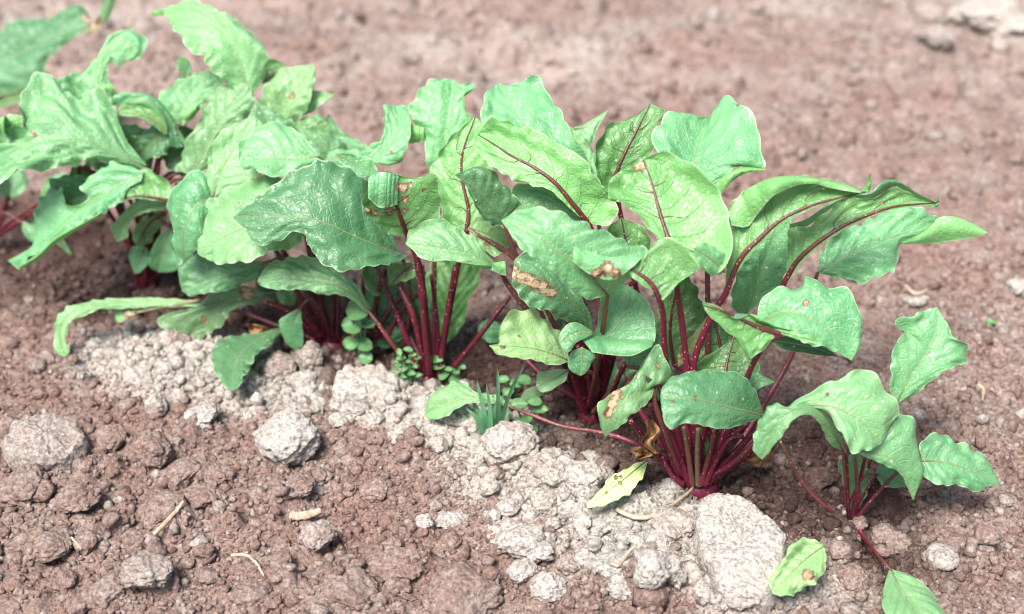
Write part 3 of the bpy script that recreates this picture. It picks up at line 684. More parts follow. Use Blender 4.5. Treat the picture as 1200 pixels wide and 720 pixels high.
# --- middle beet
crown(pC, 0.010)
leaf(pC, [(478,278),(470,256),(464,241),(450,225),(434,207)], [(478,278),(455,274),(436,262),(428,250),(425,240),(430,225),(431,208),(434,207)],
     [(478,278),(505,269),(516,250),(517,225),(510,204),(490,206),(465,204),(450,201),(434,207)], d=(-.03,-.04,-.045), nA=(38,8), nB=(38,-8), under=True, br=.52, rs=2.9,
     st=[(504,438,-.01),(500,380,-.015),(492,315,-.025)], flaps=[([(432,208),(448,202),(468,205)],[(431,232),(446,244),(466,240)],False,.006,.85)],
     spots=[(470,220,8),(474,234,7),(474,246,5),(456,247,7),(440,249,6),(431,247,6),(480,212,4),(497,223,4)], label="leaf folded back and spoiled orange brown in its middle")
leaf(pC, [(547,272),(549,245),(542,212),(542,180),(557,137)], [(547,272),(525,265),(516,240),(505,202),(513,182),(527,162),(543,148),(557,137)],
     [(547,272),(562,255),(578,215),(577,170),(567,148),(557,137)], d=(-.01,.01,.03), nA=(35,8), nB=(35,-8), under=True, br=.66, age=.1, rs=2.8, st=[(512,438,-.005),(522,390,-.005),(535,320,-.008)])
leaf(pC, [(512,218),(522,165),(528,130),(530,93)], [(512,218),(500,190),(497,160),(482,132),(484,115),(495,102),(512,93),(530,93)],
     [(512,218),(535,172),(550,140),(546,120),(547,110),(558,104),(555,97),(540,100),(530,93)], d=(.06,.07,.10), nA=(45,10), nB=(45,-10), br=.72, age=.1,
     flaps=[([(482,145),(497,150)],[(479,169),(497,166)],True,.002)])
leaf(pC, [(412,190),(445,180),(462,160),(468,142),(463,124)], [(412,188),(435,172),(447,165),(450,145),(451,126),(463,124)],
     [(412,192),(435,191),(455,194),(472,186),(480,165),(482,140),(476,124),(463,124)], d=(.06,.06,.09), nA=(55,0), nB=(45,-15), br=.74, stalk=False, holes=[(459,180,2.2)])
leaf(pC, [(393,180),(418,194),(444,204)], [(393,180),(415,182),(436,189),(444,204)], [(393,180),(410,201),(430,210),(444,204)], d=(.03,.03), br=.7, stalk=False)
leaf(pC, [(515,408),(530,350),(540,300)], [(515,408),(505,370),(498,330),(508,305),(540,300)], [(515,408),(540,388),(550,355),(563,330),(560,310),(540,300)], d=(.03,.05), under=True, br=.45, pucker=1.6)
leaf(pC, [(495,312),(475,317),(456,336)], [(495,310),(475,309),(456,314),(456,336)], [(495,314),(485,326),(468,331),(456,336)], d=(.0,.0), under=True, br=.35)
leaf(pC, [(432,365),(415,345),(390,332),(360,328),(330,325),(301,330)], [(432,365),(420,335),(400,318),(375,307),(350,303),(325,307),(310,318),(301,330)],
     [(430,367),(412,351),(395,345),(375,345),(350,339),(325,339),(308,337),(301,330)], d=(-.0,.01), nA=(58,0), nB=(52,0), br=.42, age=.1, rs=2.3, st=[(484,432,-.01),(462,406,-.01),(442,378,-.005)], spots=[(303,332,4)])
leaf(pC, [(590,385),(575,384),(560,392)], [(590,382),(575,375),(562,380),(560,392)], [(590,388),(585,400),(572,402),(560,392)], d=(.04,.04), br=.65, stalk=False)
leaf(pC, [(430,300),(445,320),(455,345)], [(430,300),(425,325),(440,345),(455,345)], [(430,300),(460,310),(470,330),(455,345)], d=(.04,.03), br=.25, under=True)
leaf(pC, [(520,400),(510,360),(515,320)], [(520,400),(492,372),(490,335),(515,320)], [(522,400),(535,365),(535,335),(515,320)], d=(.04,.06), br=.42, wave=1.8)
leaf(pC, [(455,385),(448,355),(462,318)], [(455,385),(428,362),(432,330),(462,318)], [(458,385),(478,360),(482,330),(462,318)], d=(.05,.06), br=.4, wave=1.8)
leaf(pC, [(500,380),(490,350),(470,320)], [(500,380),(475,370),(460,335),(470,320)], [(500,380),(512,350),(500,320),(470,320)], d=(.05,.05), br=.28)
for pts, r, tn in (
    ([(503,442,-.012),(496,360,-.02),(488,302,-.02)],3.3,(0,0)), ([(514,442,-.008),(522,385,-.008),(534,312,-.008)],3.1,(0,0)), ([(511,436,0),(513,385,.01),(505,322,.01)],2.0,(0,.1)),
    ([(498,436,-.01),(486,375,-.01),(468,335,0)],3.0,(0,0)), ([(532,430,-.01),(563,392,-.01),(598,347,0)],2.6,(0,.0)), ([(500,442,-.015),(503,455,-.02),(508,462,-.02)],3.0,(0,.1)),
    ([(492,436,0),(470,380,.01),(443,315,.02)],2.8,(0,0)), ([(440,396,.03),(455,365,.03),(480,340,.03)],2.8,(0,0)), ([(452,398,.02),(468,368,.02),(490,345,.02)],2.6,(0,0)), ([(446,396,.03),(440,360,.03),(452,315,.03)],2.8,(0,0)),
    ([(425,345,.04),(428,320,.04),(436,300,.04)],2.4,(0,.2))):
    stem(pC, pts, r, None, tn)
# --- beet with the broad dark leaf
crown(pD, 0.010)
leaf(pD, [(470,298),(440,287),(415,277),(390,265),(360,256),(310,254),(273,255)], [(470,298),(456,270),(441,240),(432,212),(412,199),(390,193),(365,197),(340,206),(310,226),(290,239),(273,255)],
     [(470,299),(480,301),(460,311),(440,314),(420,318),(400,318),(380,311),(370,300),(360,285),(354,272),(338,273),(322,283),(303,287),(285,268),(273,255)], d=(-.05,-.07,-.055), nA=(60,0), nB=(42,0), br=.48,
     pucker=1.6, wave=1.3, st=[(470,425,-.03),(480,370,-.04),(478,325,-.05)], label="broad dark teal leaf with deep folds between its veins")
leaf(pD, [(357,264),(320,262),(290,266),(258,280),(231,297)], [(357,262),(330,207),(300,210),(270,221),(250,235),(236,252),(232,275),(231,297)],
     [(357,268),(350,283),(330,293),(305,304),(285,309),(262,312),(245,306),(231,297)], d=(-.03,-.03), nA=(60,0), nB=(50,0), br=.62, age=.35)
leaf(pD, [(250,232),(230,242),(219,260),(214,282),(217,308)], [(250,230),(240,202),(222,202),(205,213),(193,232),(196,247),(202,265),(202,285),(208,298),(217,308)],
     [(250,234),(241,252),(237,270),(233,287),(226,299),(217,308)], d=(-.0,-.02,-.02), nA=(55,-8), nB=(48,10), br=.66, wave=.7)
leaf(pD, [(250,230),(262,195),(280,165),(297,135)], [(248,230),(240,215),(243,190),(252,168),(270,149),(297,135)], [(255,230),(290,217),(318,190),(315,155),(297,135)], d=(.0,.03), nA=(50,-5), nB=(50,5), br=.72, wave=.6, age=.1)
leaf(pD, [(374,184),(345,187),(318,186),(280,188)], [(374,182),(358,165),(343,150),(325,143),(307,146),(292,157),(281,171),(280,188)], [(374,186),(360,194),(340,204),(318,209),(304,204),(297,197),(285,198),(280,188)], d=(.0,-.01), nA=(58,0), nB=(55,0), br=.74, wave=.6, age=.1)
leaf(pD, [(376,186),(384,165),(385,133)], [(374,186),(370,165),(385,133)], [(380,186),(422,184),(430,174),(402,156),(385,133)], d=(.08,.1), br=.68, stalk=False)
leaf(pD, [(372,188),(400,186),(440,190)], [(372,184),(400,176),(430,175),(440,190)], [(372,192),(400,197),(425,200),(440,190)], d=(.05,.05), br=.66, stalk=False)
leaf(pD, [(325,150),(335,120),(350,100),(368,75)], [(320,150),(303,138),(307,110),(320,90),(340,78),(368,75)], [(330,150),(357,134),(367,110),(370,92),(368,75)], d=(.08,.1), br=.62, age=.5, spots=[(343,112,6)])
leaf(pD, [(340,135),(365,116),(392,111)], [(340,132),(362,107),(392,111)], [(340,140),(360,134),(380,121),(392,111)], d=(.09,.1), br=.6, age=.6, stalk=False)
leaf(pD, [(350,175),(365,155),(386,146)], [(345,165),(345,142),(370,134),(386,146)], [(355,180),(375,175),(386,160),(386,146)], d=(.06,.08), under=True, br=.42, stalk=False)
leaf(pD, [(311,308),(280,318),(250,329),(213,341)], [(311,306),(280,305),(250,301),(230,297),(215,308),(211,325),(213,341)], [(311,310),(308,321),(295,331),(270,338),(240,345),(224,348),(213,341)], d=(-.01,-.01), nA=(58,0), nB=(50,0), br=.44, pucker=1.5)
leaf(pD, [(313,345),(280,350),(250,364),(234,398)], [(313,343),(280,336),(250,343),(225,360),(183,373),(200,390),(234,398)], [(313,347),(300,356),(275,363),(262,381),(234,398)], d=(.01,.0), br=.3, age=.6, spots=[(290,345,10),(240,375,6)], label="limp dull olive leaf collapsing onto the soil")
leaf(pD, [(332,384),(300,400),(278,422),(270,459)], [(332,382),(305,389),(280,393),(258,398),(247,410),(250,425),(258,445),(270,459)], [(332,387),(315,404),(298,419),(288,441),(280,455),(270,459)], ground=.022, pucker=.7, br=.46, age=.3, rs=2.0, st=[(380,408,-.0),(352,394,-.01)])
leaf(pD, [(351,362),(342,382),(347,413)], [(349,362),(333,371),(327,378),(333,398),(347,413)], [(352,362),(354,380),(355,402),(347,413)], d=(-.03,-.03), nA=(40,0), br=.56, age=.2, rs=1.5, wave=.3, pucker=.5, st=[(388,402,0),(378,368,-.02),(363,351,-.03)])
leaf(pD, [(325,335),(338,345),(345,358)], [(325,335),(345,336),(348,345),(345,358)], [(325,335),(325,350),(335,357),(345,358)], d=(.0,.0), br=.4, stalk=False)
leaf(pD, [(240,356),(180,353),(130,356),(95,363),(72,385),(77,418)], [(240,353),(180,349),(140,350),(110,352),(95,356),(80,358),(68,371),(63,395),(67,412),(77,418)], [(240,359),(180,360),(130,362),(110,366),(92,373),(81,381),(77,396),(81,412),(77,418)],
     d=(.01,.0,-.03), nA=(70,0), nB=(60,0), br=.6, age=.35, rs=1.8, wave=1.4, label="narrow leaf arched low to the left with its tip on the soil", st=[(378,402,.0),(300,372,.01),(262,360,.01)])
leaf(pD, [(158,366),(148,368),(134,371)], [(158,363),(146,361),(135,362),(134,371)], [(158,369),(148,376),(138,378),(134,371)], d=(.0,.0), br=.6, age=.5, spots=[(150,368,8)], stalk=False)
leaf(pD, [(402,205),(382,175),(350,150)], [(392,206),(355,186),(346,165),(350,150)], [(412,200),(402,168),(375,152),(350,150)], d=(.05,.06), br=.55, wave=1.8)
leaf(pD, [(330,182),(320,150),(300,118)], [(320,182),(293,150),(300,118)], [(342,178),(343,145),(300,118)], d=(.06,.08), br=.5)
leaf(pD, [(410,185),(395,170),(372,165)], [(410,180),(395,160),(372,165)], [(410,192),(385,186),(372,165)], d=(.07,.08), br=.6)
leaf(pD, [(405,395),(398,365),(412,335)], [(405,395),(380,375),(385,345),(412,335)], [(408,395),(425,370),(432,345),(412,335)], d=(.03,.04), br=.38, wave=1.6)
leaf(pD, [(350,350),(320,330),(300,310)], [(350,345),(330,312),(300,310)], [(348,355),(305,345),(300,310)], d=(.03,.03), br=.3)
leaf(pD, [(440,345),(465,330),(485,318)], [(440,340),(460,318),(485,318)], [(440,352),(470,345),(485,318)], d=(.03,.03), br=.35)
for pts, r, tn in (
    ([(378,404,0),(345,370,.0),(308,352,.0)],2.6,(0,0)), ([(382,402,.0),(352,360,.01),(325,335,.01)],2.8,(0,0)), ([(386,400,.0),(375,365,.01),(362,330,.02)],2.8,(0,0)),
    ([(392,400,.0),(402,365,.01),(415,325,.02)],2.8,(0,0)), ([(398,402,0),(424,375,.0),(445,345,.01)],2.4,(0,.0)), ([(372,402,.01),(318,385,.02),(285,350,.03)],2.6,(0,.0)), ([(388,398,.02),(340,350,.04),(300,330,.04)],2.6,(0,0)),
    ([(235,352,.01),(190,360,.005),(145,370,.0)],1.5,(.7,.3)), ([(402,404,-.01),(412,395,-.01),(430,388,-.01)],2.4,(.1,.2)), ([(380,400,.01),(360,378,.01),(330,372,.01)],3.0,(0,0))):
    stem(pD, pts, r, None, tn)
# --- beet at the left
crown(pE, 0.010)
leaf(pE, [(290,112),(284,78),(270,48),(245,24),(188,13)], [(288,112),(262,96),(243,80),(238,65),(222,57),(210,42),(200,27),(188,13)], [(294,112),(303,95),(311,75),(312,58),(298,40),(278,24),(255,12),(225,2),(205,4),(188,13)],
     d=(.0,.02,.05), nA=(52,10), nB=(50,-10), br=.78, age=.1, flaps=[([(190,10),(192,18)],[(176,16),(180,20)],True,.0)], label="tall pale leaf standing highest in the row")
leaf(pE, [(300,100),(318,88),(334,75)], [(300,92),(306,73),(320,71),(334,75)], [(303,100),(320,93),(334,75)], d=(.04,.05), under=True, br=.5, stalk=False)
leaf(pE, [(225,207),(245,165),(265,130),(290,95)], [(223,207),(207,197),(217,170),(234,145),(241,120),(260,101),(290,95)], [(228,207),(246,192),(259,160),(286,140),(299,115),(290,95)], d=(-.03,.0), nA=(48,-8), nB=(48,8), br=.56, age=.15)
leaf(pE, [(212,146),(220,120),(246,83)], [(205,146),(185,122),(195,103),(215,90),(246,83)], [(214,148),(232,130),(256,108),(262,95),(246,83)], d=(.02,.05), br=.62, flaps=[([(212,132),(228,124),(242,113)],[(208,148),(225,140),(240,118)],True,.003)])
leaf(pE, [(216,90),(215,78),(209,65)], [(213,90),(208,78),(209,65)], [(224,88),(222,72),(209,65)], d=(.05,.05), br=.66, stalk=False)
leaf(pE, [(196,158),(183,143),(165,134),(136,134)], [(197,158),(192,140),(178,127),(160,121),(146,122),(136,134)], [(194,160),(182,149),(165,139),(150,137),(136,134)], d=(-.01,-.01), under=True, br=.5, stalk=False)
leaf(pE, [(140,124),(165,118),(185,126),(202,148),(222,171)], [(128,124),(140,112),(160,109),(182,114),(198,130),(208,150),(222,171)], [(140,130),(165,123),(182,131),(193,146),(198,172),(222,171)], d=(.0,.0), br=.6, stalk=False)
leaf(pE, [(172,196),(130,178),(100,166),(75,162),(30,170),(-12,187)], [(172,193),(148,165),(135,130),(115,112),(85,112),(60,92),(38,108),(27,130),(32,150),(15,155),(-12,165),(-12,187)],
     [(172,199),(140,191),(105,188),(75,193),(55,198),(38,209),(20,216),(0,226),(-12,210),(-12,187)], d=(-.03,-.04,-.04), nA=(60,0), nB=(52,0), br=.68, age=.15, pucker=3.2, wave=2.0, rs=2.6, spots=[(42,160,5)],
     flaps=[([(-4,140),(12,134),(26,136)],[(-4,156),(14,160),(30,157)],True,.004)])
leaf(pE, [(124,145),(115,100),(124,68),(139,47),(157,33)], [(112,145),(90,100),(100,83),(114,68),(124,52),(138,39),(157,33)], [(138,135),(129,100),(127,78),(137,62),(149,52),(157,33)], d=(.03,.05,.07), nA=(45,-10), nB=(45,10), br=.70,
     flaps=[([(118,100),(130,98)],[(120,118),(140,112)],True,.0)])
leaf(pE, [(146,48),(154,58),(139,79)], [(150,33),(168,41),(171,58),(160,71),(150,70),(139,79)], [(146,52),(134,62),(131,72),(139,79)], d=(.06,.05), nA=(45,0), br=.68, stalk=False)
leaf(pE, [(168,205),(145,215),(115,232),(85,252),(55,280),(9,306)], [(168,200),(150,197),(130,197),(108,203),(95,221),(104,232),(90,243),(74,240),(74,222),(54,224),(45,240),(41,265),(43,285),(25,300),(9,306)],
     [(165,212),(148,222),(140,237),(115,251),(90,265),(65,279),(45,299),(25,313),(9,306)], d=(-.05,-.06,-.06), nA=(60,0), nB=(60,0), br=.70, wave=1.6,
     flaps=[([(120,247),(95,262),(65,278),(45,297),(22,312)],[(120,253),(97,266),(68,284),(48,302),(24,316)],True,.0)], stalk=False)
leaf(pE, [(199,236),(180,232),(160,230),(137,236)], [(200,236),(198,218),(182,203),(165,197),(157,210),(147,216),(137,228),(137,236)], [(199,238),(178,235),(158,233),(137,236)], d=(-.055,-.06), nA=(28,0), under=True, br=.55, rs=2.2, st=[(178,335,0),(205,280,-.03),(204,245,-.05)])
leaf(pE, [(199,239),(170,244),(147,258),(137,284)], [(199,234),(172,233),(148,247),(131,268),(137,284)], [(199,244),(180,247),(160,254),(150,266),(147,279),(137,284)], d=(-.045,-.05), nA=(60,0), nB=(45,0), br=.56, age=.2)
leaf(pE, [(92,195),(92,215),(90,245)], [(85,195),(76,215),(73,243),(90,245)], [(105,190),(110,215),(100,242),(90,245)], d=(.0,.0), br=.3, under=True)
leaf(pE, [(201,268),(192,290),(185,319)], [(199,267),(186,278),(175,300),(173,311),(185,319)], [(203,270),(203,288),(214,306),(206,318),(185,319)], d=(-.03,-.03), br=.45, wave=.5)
leaf(pE, [(170,290),(164,305),(158,322)], [(168,289),(156,291),(151,302),(158,322)], [(172,290),(176,301),(169,316),(158,322)], d=(-.03,-.03), br=.45, wave=.5, st=[(175,338,0),(172,320,-.01),(172,300,-.025)])
leaf(pE, [(195,250),(175,262),(160,290)], [(195,246),(170,252),(155,275),(160,290)], [(196,256),(185,270),(172,288),(160,290)], d=(-.02,-.02), br=.28, under=True)
leaf(pE, [(222,200),(205,180),(190,150)], [(220,205),(195,195),(185,165),(190,150)], [(224,198),(218,175),(205,155),(190,150)], d=(.0,.01), br=.34)
leaf(pE, [(175,200),(160,175),(145,145)], [(172,202),(150,185),(140,160),(145,145)], [(178,198),(178,170),(165,150),(145,145)], d=(.0,.01), br=.45, spots=[(146,165,7)])
leaf(pE, [(210,203),(235,212),(250,235)], [(210,203),(228,200),(245,210),(250,235)], [(210,203),(218,225),(232,235),(250,235)], d=(.0,-.0), br=.3)
leaf(pE, [(150,190),(120,150),(100,112),(85,84)], [(140,196),(95,160),(70,122),(72,98),(85,84)], [(160,188),(146,150),(126,110),(105,92),(85,84)], d=(.03,.05), br=.66, wave=2.2, pucker=1.6)
leaf(pE, [(142,232),(100,224),(58,236)], [(142,226),(102,205),(62,212),(58,236)], [(142,240),(100,246),(70,248),(58,236)], d=(-.02,-.03), br=.5, wave=2.2, pucker=1.6)
leaf(pE, [(205,150),(180,165),(160,190)], [(205,146),(170,148),(150,172),(160,190)], [(207,156),(196,178),(178,190),(160,190)], d=(.0,.0), br=.42, wave=1.8)
leaf(pE, [(190,226),(165,211),(135,205),(106,213)], [(190,222),(160,196),(130,190),(106,213)], [(190,231),(160,227),(130,224),(106,213)], d=(.0,.0), br=.5)
leaf(pE, [(215,197),(206,165),(200,138)], [(205,197),(178,170),(200,138)], [(223,192),(234,160),(200,138)], d=(.03,.04), br=.42)
leaf(pE, [(195,300),(215,285),(232,262)], [(195,296),(208,272),(232,262)], [(196,304),(224,300),(232,262)], d=(.02,.02), br=.35)
leaf(pE, [(130,200),(118,180),(100,150)], [(124,205),(95,185),(100,150)], [(138,198),(132,165),(100,150)], d=(.02,.03), br=.5)
for pts, r, tn in (([(172,336,0),(160,310,-.01),(148,275,-.01)],2.6,(0,0)), ([(174,334,0),(150,285,-.005),(122,240,-.01)],2.6,(0,0)), ([(178,335,0),(184,290,0),(178,250,0)],3.0,(0,0)), ([(180,335,0),(200,280,.0),(208,215,.01)],3.0,(0,0)), ([(176,335,0),(178,280,0),(158,225,.0)],2.6,(.1,0))):
    stem(pE, pts, r, None, tn)
# --- cut off at the left edge
crown(pF, 0.010)
leaf(pF, [(46,236),(62,217),(80,204)], [(46,232),(52,215),(66,205),(80,204)], [(50,238),(66,226),(76,214),(80,204)], d=(.0,.0), br=.62, st=[(-22,290,0),(8,262,0),(30,248,0)])
leaf(pF, [(8,235),(14,215),(18,195)], [(4,235),(-2,215),(4,200),(18,195)], [(12,236),(28,222),(32,206),(18,195)], d=(.0,.02), br=.6, st=[(-18,288,0),(0,262,0)])
leaf(pF, [(-20,216),(8,186),(26,160)], [(-25,210),(-12,176),(8,160),(26,160)], [(-12,224),(22,202),(32,178),(26,160)], d=(.02,.04), br=.6, wave=2.2)
leaf(pF, [(-30,200),(-15,190),(2,205)], [(-30,190),(-12,180),(2,205)], [(-30,212),(-12,222),(2,205)], d=(.0,.0), br=.6)
leaf(pF, [(28,262),(38,272),(40,285)], [(26,258),(45,268),(48,280),(40,285)], [(26,264),(30,278),(40,285)], d=(-.02,-.03), br=.55, rs=1.2)
for pts, r, tn in (([(-26,290,0),(10,268,0),(48,240,0)],2.8,(0,.15)), ([(-22,290,0),(-2,262,.0),(10,230,.0)],3.0,(0,0)), ([(-30,290,0),(-22,255,.0),(-18,220,.0)],3.0,(0,0))):
    stem(pF, pts, r, None, tn)
# --- out of focus at the top left
leaf(pG, [(-70,92),(0,72),(40,55),(75,38),(107,27)], [(-70,60),(-20,48),(0,37),(27,26),(60,22),(83,9),(98,10),(107,27)], [(-70,118),(-20,118),(0,111),(35,104),(58,67),(85,46),(107,31),(107,27)], d=(.0,.01), nA=(50,0), nB=(45,0), br=.40,
     spots=[(104,22,8),(112,30,8)], rs=3.0, label="large blurred leaf with a brown curled tip")
leaf(pG, [(100,42),(122,22),(132,-8)], [(100,38),(118,16),(122,-8),(132,-8)], [(102,44),(126,24),(137,-4),(132,-8)], d=(.0,.0), br=.45, age=.5, spots=[(112,32,14)], stalk=False)
leaf(pG, [(-60,110),(-20,120),(30,105)], [(-60,105),(-10,108),(30,105)], [(-60,118),(-10,128),(36,112),(30,105)], d=(-.01,-.02), br=.4, under=True)
stem(pG, [(-120,175,0),(-90,140,0),(-60,95,0)], 3.0)
# --- young beet at the right
crown(pH, 0.007)
leaf(pH, [(1050,474),(1065,446),(1084,420),(1098,390),(1098,360)], [(1048,474),(1042,455),(1042,430),(1046,405),(1055,392),(1047,378),(1075,368),(1098,360)],
     [(1052,474),(1075,461),(1100,441),(1120,430),(1137,422),(1135,405),(1122,400),(1112,385),(1105,372),(1098,360)], d=(.04,.05,.07), nA=(48,8), nB=(48,-8), br=.58, rs=1.7, st=[(998,606,0),(1020,540,.02),(1038,500,.035)])
leaf(pH, [(936,474),(972,476),(1000,488),(1018,503),(1032,521)], [(920,477),(950,460),(985,446),(1011,433),(1030,446),(1042,462),(1056,480),(1048,490),(1042,505),(1032,521)],
     [(938,476),(968,481),(978,496),(985,513),(995,529),(1010,531),(1032,521)], d=(-.02,-.03,-.035), nA=(58,0), nB=(48,0), br=.64, age=.15, spots=[(968,464,4)], stalk=False, pucker=.7)
leaf(pH, [(1000,528),(1025,531),(1048,540),(1062,560),(1070,587)], [(1000,527),(1025,514),(1040,497),(1052,487),(1068,490),(1077,510),(1080,532),(1083,555),(1076,573),(1070,587)],
     [(1000,530),(1020,538),(1040,546),(1055,556),(1064,573),(1070,587)], d=(-.03,-.035), nA=(55,5), nB=(48,0), br=.66, rs=1.6, st=[(998,608,0),(1004,575,-.01),(1003,545,-.025)], pucker=.7, holes=[(1021,511,3.2)])
leaf(pH, [(1080,540),(1110,543),(1140,553),(1172,567)], [(1080,538),(1077,525),(1085,515),(1102,506),(1113,513),(1130,519),(1145,530),(1160,545),(1172,567)],
     [(1080,542),(1083,561),(1100,569),(1120,569),(1145,575),(1160,571),(1172,567)], d=(.0,.0), nA=(62,0), nB=(50,0), br=.58, rs=1.5, st=[(1002,610,0),(1022,585,.0),(1045,560,.0),(1060,548,.0)])
leaf(pH, [(988,528),(972,500),(950,482),(925,487),(908,505),(893,539)], [(990,528),(980,497),(965,481),(945,473),(920,477),(905,472),(890,490),(885,512),(884,528),(893,539)],
     [(984,528),(970,516),(958,493),(942,486),(925,497),(912,516),(893,539)], d=(-.015,-.03,-.04), nA=(60,0), nB=(50,0), br=.58, rs=1.6, st=[(992,608,0),(991,570,-.01)])
leaf(pH, [(1044,668),(1056,690),(1075,714),(1090,746)], [(1042,668),(1036,690),(1033,712),(1050,742),(1090,746)], [(1046,667),(1072,677),(1094,692),(1109,712),(1113,735),(1090,746)], ground=.012, br=.52, age=.3, rs=1.6, st=[(1002,614,-.005),(1020,640,-.03),(1035,658,-.05)], wave=.6)
leaf(pH, [(966,640),(945,655),(925,675),(905,696)], [(966,639),(945,633),(925,640),(912,660),(901,680),(905,696)], [(966,641),(969,658),(958,678),(940,692),(920,700),(905,696)], ground=.022, br=.85, age=.5, spots=[(945,675,9)], wave=1.6, pucker=2.4, stalk=False, label="pale fading leaf lying flat on the slab clod")
stem(pH, [(996,616,-.004),(985,628,-.012),(968,638,-.02)], 1.1, .8, (.35,.6))
leaf(pH, [(1000,602),(1000,570),(1005,530)], [(998,602),(985,560),(985,540),(1005,530)], [(1002,602),(1019,570),(1016,545),(1005,530)], d=(.01,.01), br=.5, age=.4, wave=1.4)
leaf(pH, [(1026,556),(1045,560),(1064,569)], [(1026,554),(1035,542),(1055,549),(1064,569)], [(1026,558),(1035,569),(1050,571),(1064,569)], d=(.005,.005), br=.42, rs=1.2)
stem(pH, [(990,612,-.002),(945,572,.005),(914,517,.01)], 1.7, 1.1, (0,.1), (.2,.1)); stem(pH, [(994,608,-.004),(993,570,-.01),(992,532,-.012)], 1.9)
stem(pH, [(997,608,-.004),(1005,575,-.01),(1014,536,-.012)], 1.8)
stem(pH, [(1000,604,.0),(1012,580,.002),(1028,556,.004)], 1.3); stem(pH, [(1000,616,-.004),(1018,638,-.03),(1036,660,-.05)], 1.6)
# ---------------------------------------------------------------- soil clods lying on the bed
def clod_mesh(seed, sub, facets=9, rough=1.0):
    r_ = np.random.default_rng(seed); V, F = ico(sub)
    nrm = r_.standard_normal((facets, 3)); nrm /= np.linalg.norm(nrm, axis=1)[:, None]; dist = 0.72 + 0.30 * r_.random(facets)
    D = V @ nrm.T; rr = np.full(len(V), 1.05)
    for k in range(facets):
        rk = np.where(D[:, k] > 0.05, dist[k] / np.maximum(D[:, k], 0.05), 9.0); rr = np.minimum(rr, rk)
    P = V * rr[:, None]
    nz = sum(a * noise3(P[:, 0] * f + seed, P[:, 1] * f, P[:, 2] * f, seed) for f, a in ((1.6, .16), (3.4, .12), (7, .09), (14, .06), (28, .03)))
    P = P * (1 + nz * rough)[:, None]
    return mesh("clod", P, F, M_CLOD)
CL = {}; LM = []
def get_clod(i, sub):
    if (i, sub) not in CL: CL[(i, sub)] = clod_mesh(100 + i * 13, sub, 7 + i % 5, 0.8 + 0.1 * (i % 5))
    return CL[(i, sub)]
def scale_at(p): return float(np.linalg.norm(p - np.array([0, 0, CAM_H]))) * K
def clod(px, py, w_, h_, dry, label=None, seed=None, wet=0.0, name="soil_clod", group="clods of soil lying along the bed", flatness=None, rot=None, sub=5, squash=None):
    p = onground(px, py + h_ * 0.14); s = scale_at(p); i = (seed if seed is not None else int(px * 7 + py)) % 11
    o = link(name, get_clod(i, sub)); rx = w_ * s / 2; rz = (flatness or 0.75) * h_ * s / 2 * 1.12
    ry = (squash or 1.0) * min(rx, h_ * s / 2 * 1.35)
    o.scale = (rx, max(ry, rz * .8), rz); o.rotation_euler = (0, 0, 0) if rot is None else rot
    if rot is None: o.rotation_euler = (R(random.uniform(-12, 12)), R(random.uniform(-10, 10)), R(random.uniform(-14, 14)))
    z = gz(p[0], p[1]); o.location = (p[0], p[1], z + rz * 0.5)
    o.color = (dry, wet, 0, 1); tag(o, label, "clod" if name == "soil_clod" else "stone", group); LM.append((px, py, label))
    return o
def slab(pts, th, dry, label, lift=0.0, tilt=0.0, seed=3):      # flat-topped clod with its own outline
    P = np.array([onground(x, y, lift + th * .75)[:2] for x, y in pts]); c = P.mean(0); n = 64
    o_ = spline(np.vstack([P, P[:1]]), n + 1)[:n] - c; V = []; F = []; rings = [(0.0, 1.0), (0.35, 1.0), (0.6, 1.0), (0.8, 1.0), (0.92, .97), (0.985, .86), (1.02, .55), (1.03, .1), (0.98, -.5)]
    r_ = np.random.default_rng(seed); z0 = base0(*c)
    for f, zz in rings[1:]:
        for k in range(n):
            x, y = o_[k] * f
            j = 1 + 0.05 * noise2(k * 0.35, f * 3, seed)
            V.append((x * j, y * j, zz * th + y * tilt))
    V.append((0, 0, th)); V = np.array(V)
    wx = fbm2(V[:, 0] + seed, V[:, 1] + V[:, 2] * 2, 55, 4, seed); V[:, 2] += 0.0030 * wx + 0.0016 * fbm2(V[:, 0], V[:, 1], 210, 2, seed + 5); V[:, 0] += .0016 * noise2(V[:, 1] * 90, V[:, 2] * 150, seed); V[:, 1] += .0016 * noise2(V[:, 0] * 90, V[:, 2] * 150, seed + 1)
    m_ = len(rings) - 1
    for i in range(m_ - 1):
        for k in range(n): F.append((i * n + k, (i + 1) * n + k, (i + 1) * n + (k + 1) % n, i * n + (k + 1) % n))
    for k in range(n): F.append((len(V) - 1, k, (k + 1) % n))
    me = mesh("clod", V, F, M_CLOD)
    import bmesh
    bm = bmesh.new(); bm.from_mesh(me); bmesh.ops.subdivide_edges(bm, edges=bm.edges[:], cuts=3, use_grid_fill=True); bmesh.ops.recalc_face_normals(bm, faces=bm.faces[:])
    for v in bm.verts:
        q = np.array(v.co[:]); pass
    Q = np.array([v.co[:] for v in bm.verts]); dz = .0011 * noise3(Q[:, 0] * 260, Q[:, 1] * 260, Q[:, 2] * 260, seed) + .0010 * noise3(Q[:, 0] * 560, Q[:, 1] * 560, Q[:, 2] * 560, seed + 3) + .0016 * noise3(Q[:, 0] * 95, Q[:, 1] * 95, Q[:, 2] * 95, seed + 6)
    for v, a, b_ in zip(bm.verts, dz, np.roll(dz, 7)): v.co.z += float(a); v.co.y += float(a) * .5
    bm.to_mesh(me); bm.free(); me.polygons.foreach_set("use_smooth", [True] * len(me.polygons))
    o = link("soil_clod", me, None, (c[0], c[1], z0 + lift)); o.color = (dry, 0, 0, 1); tag(o, label, "clod", "clods of soil lying along the bed"); return o
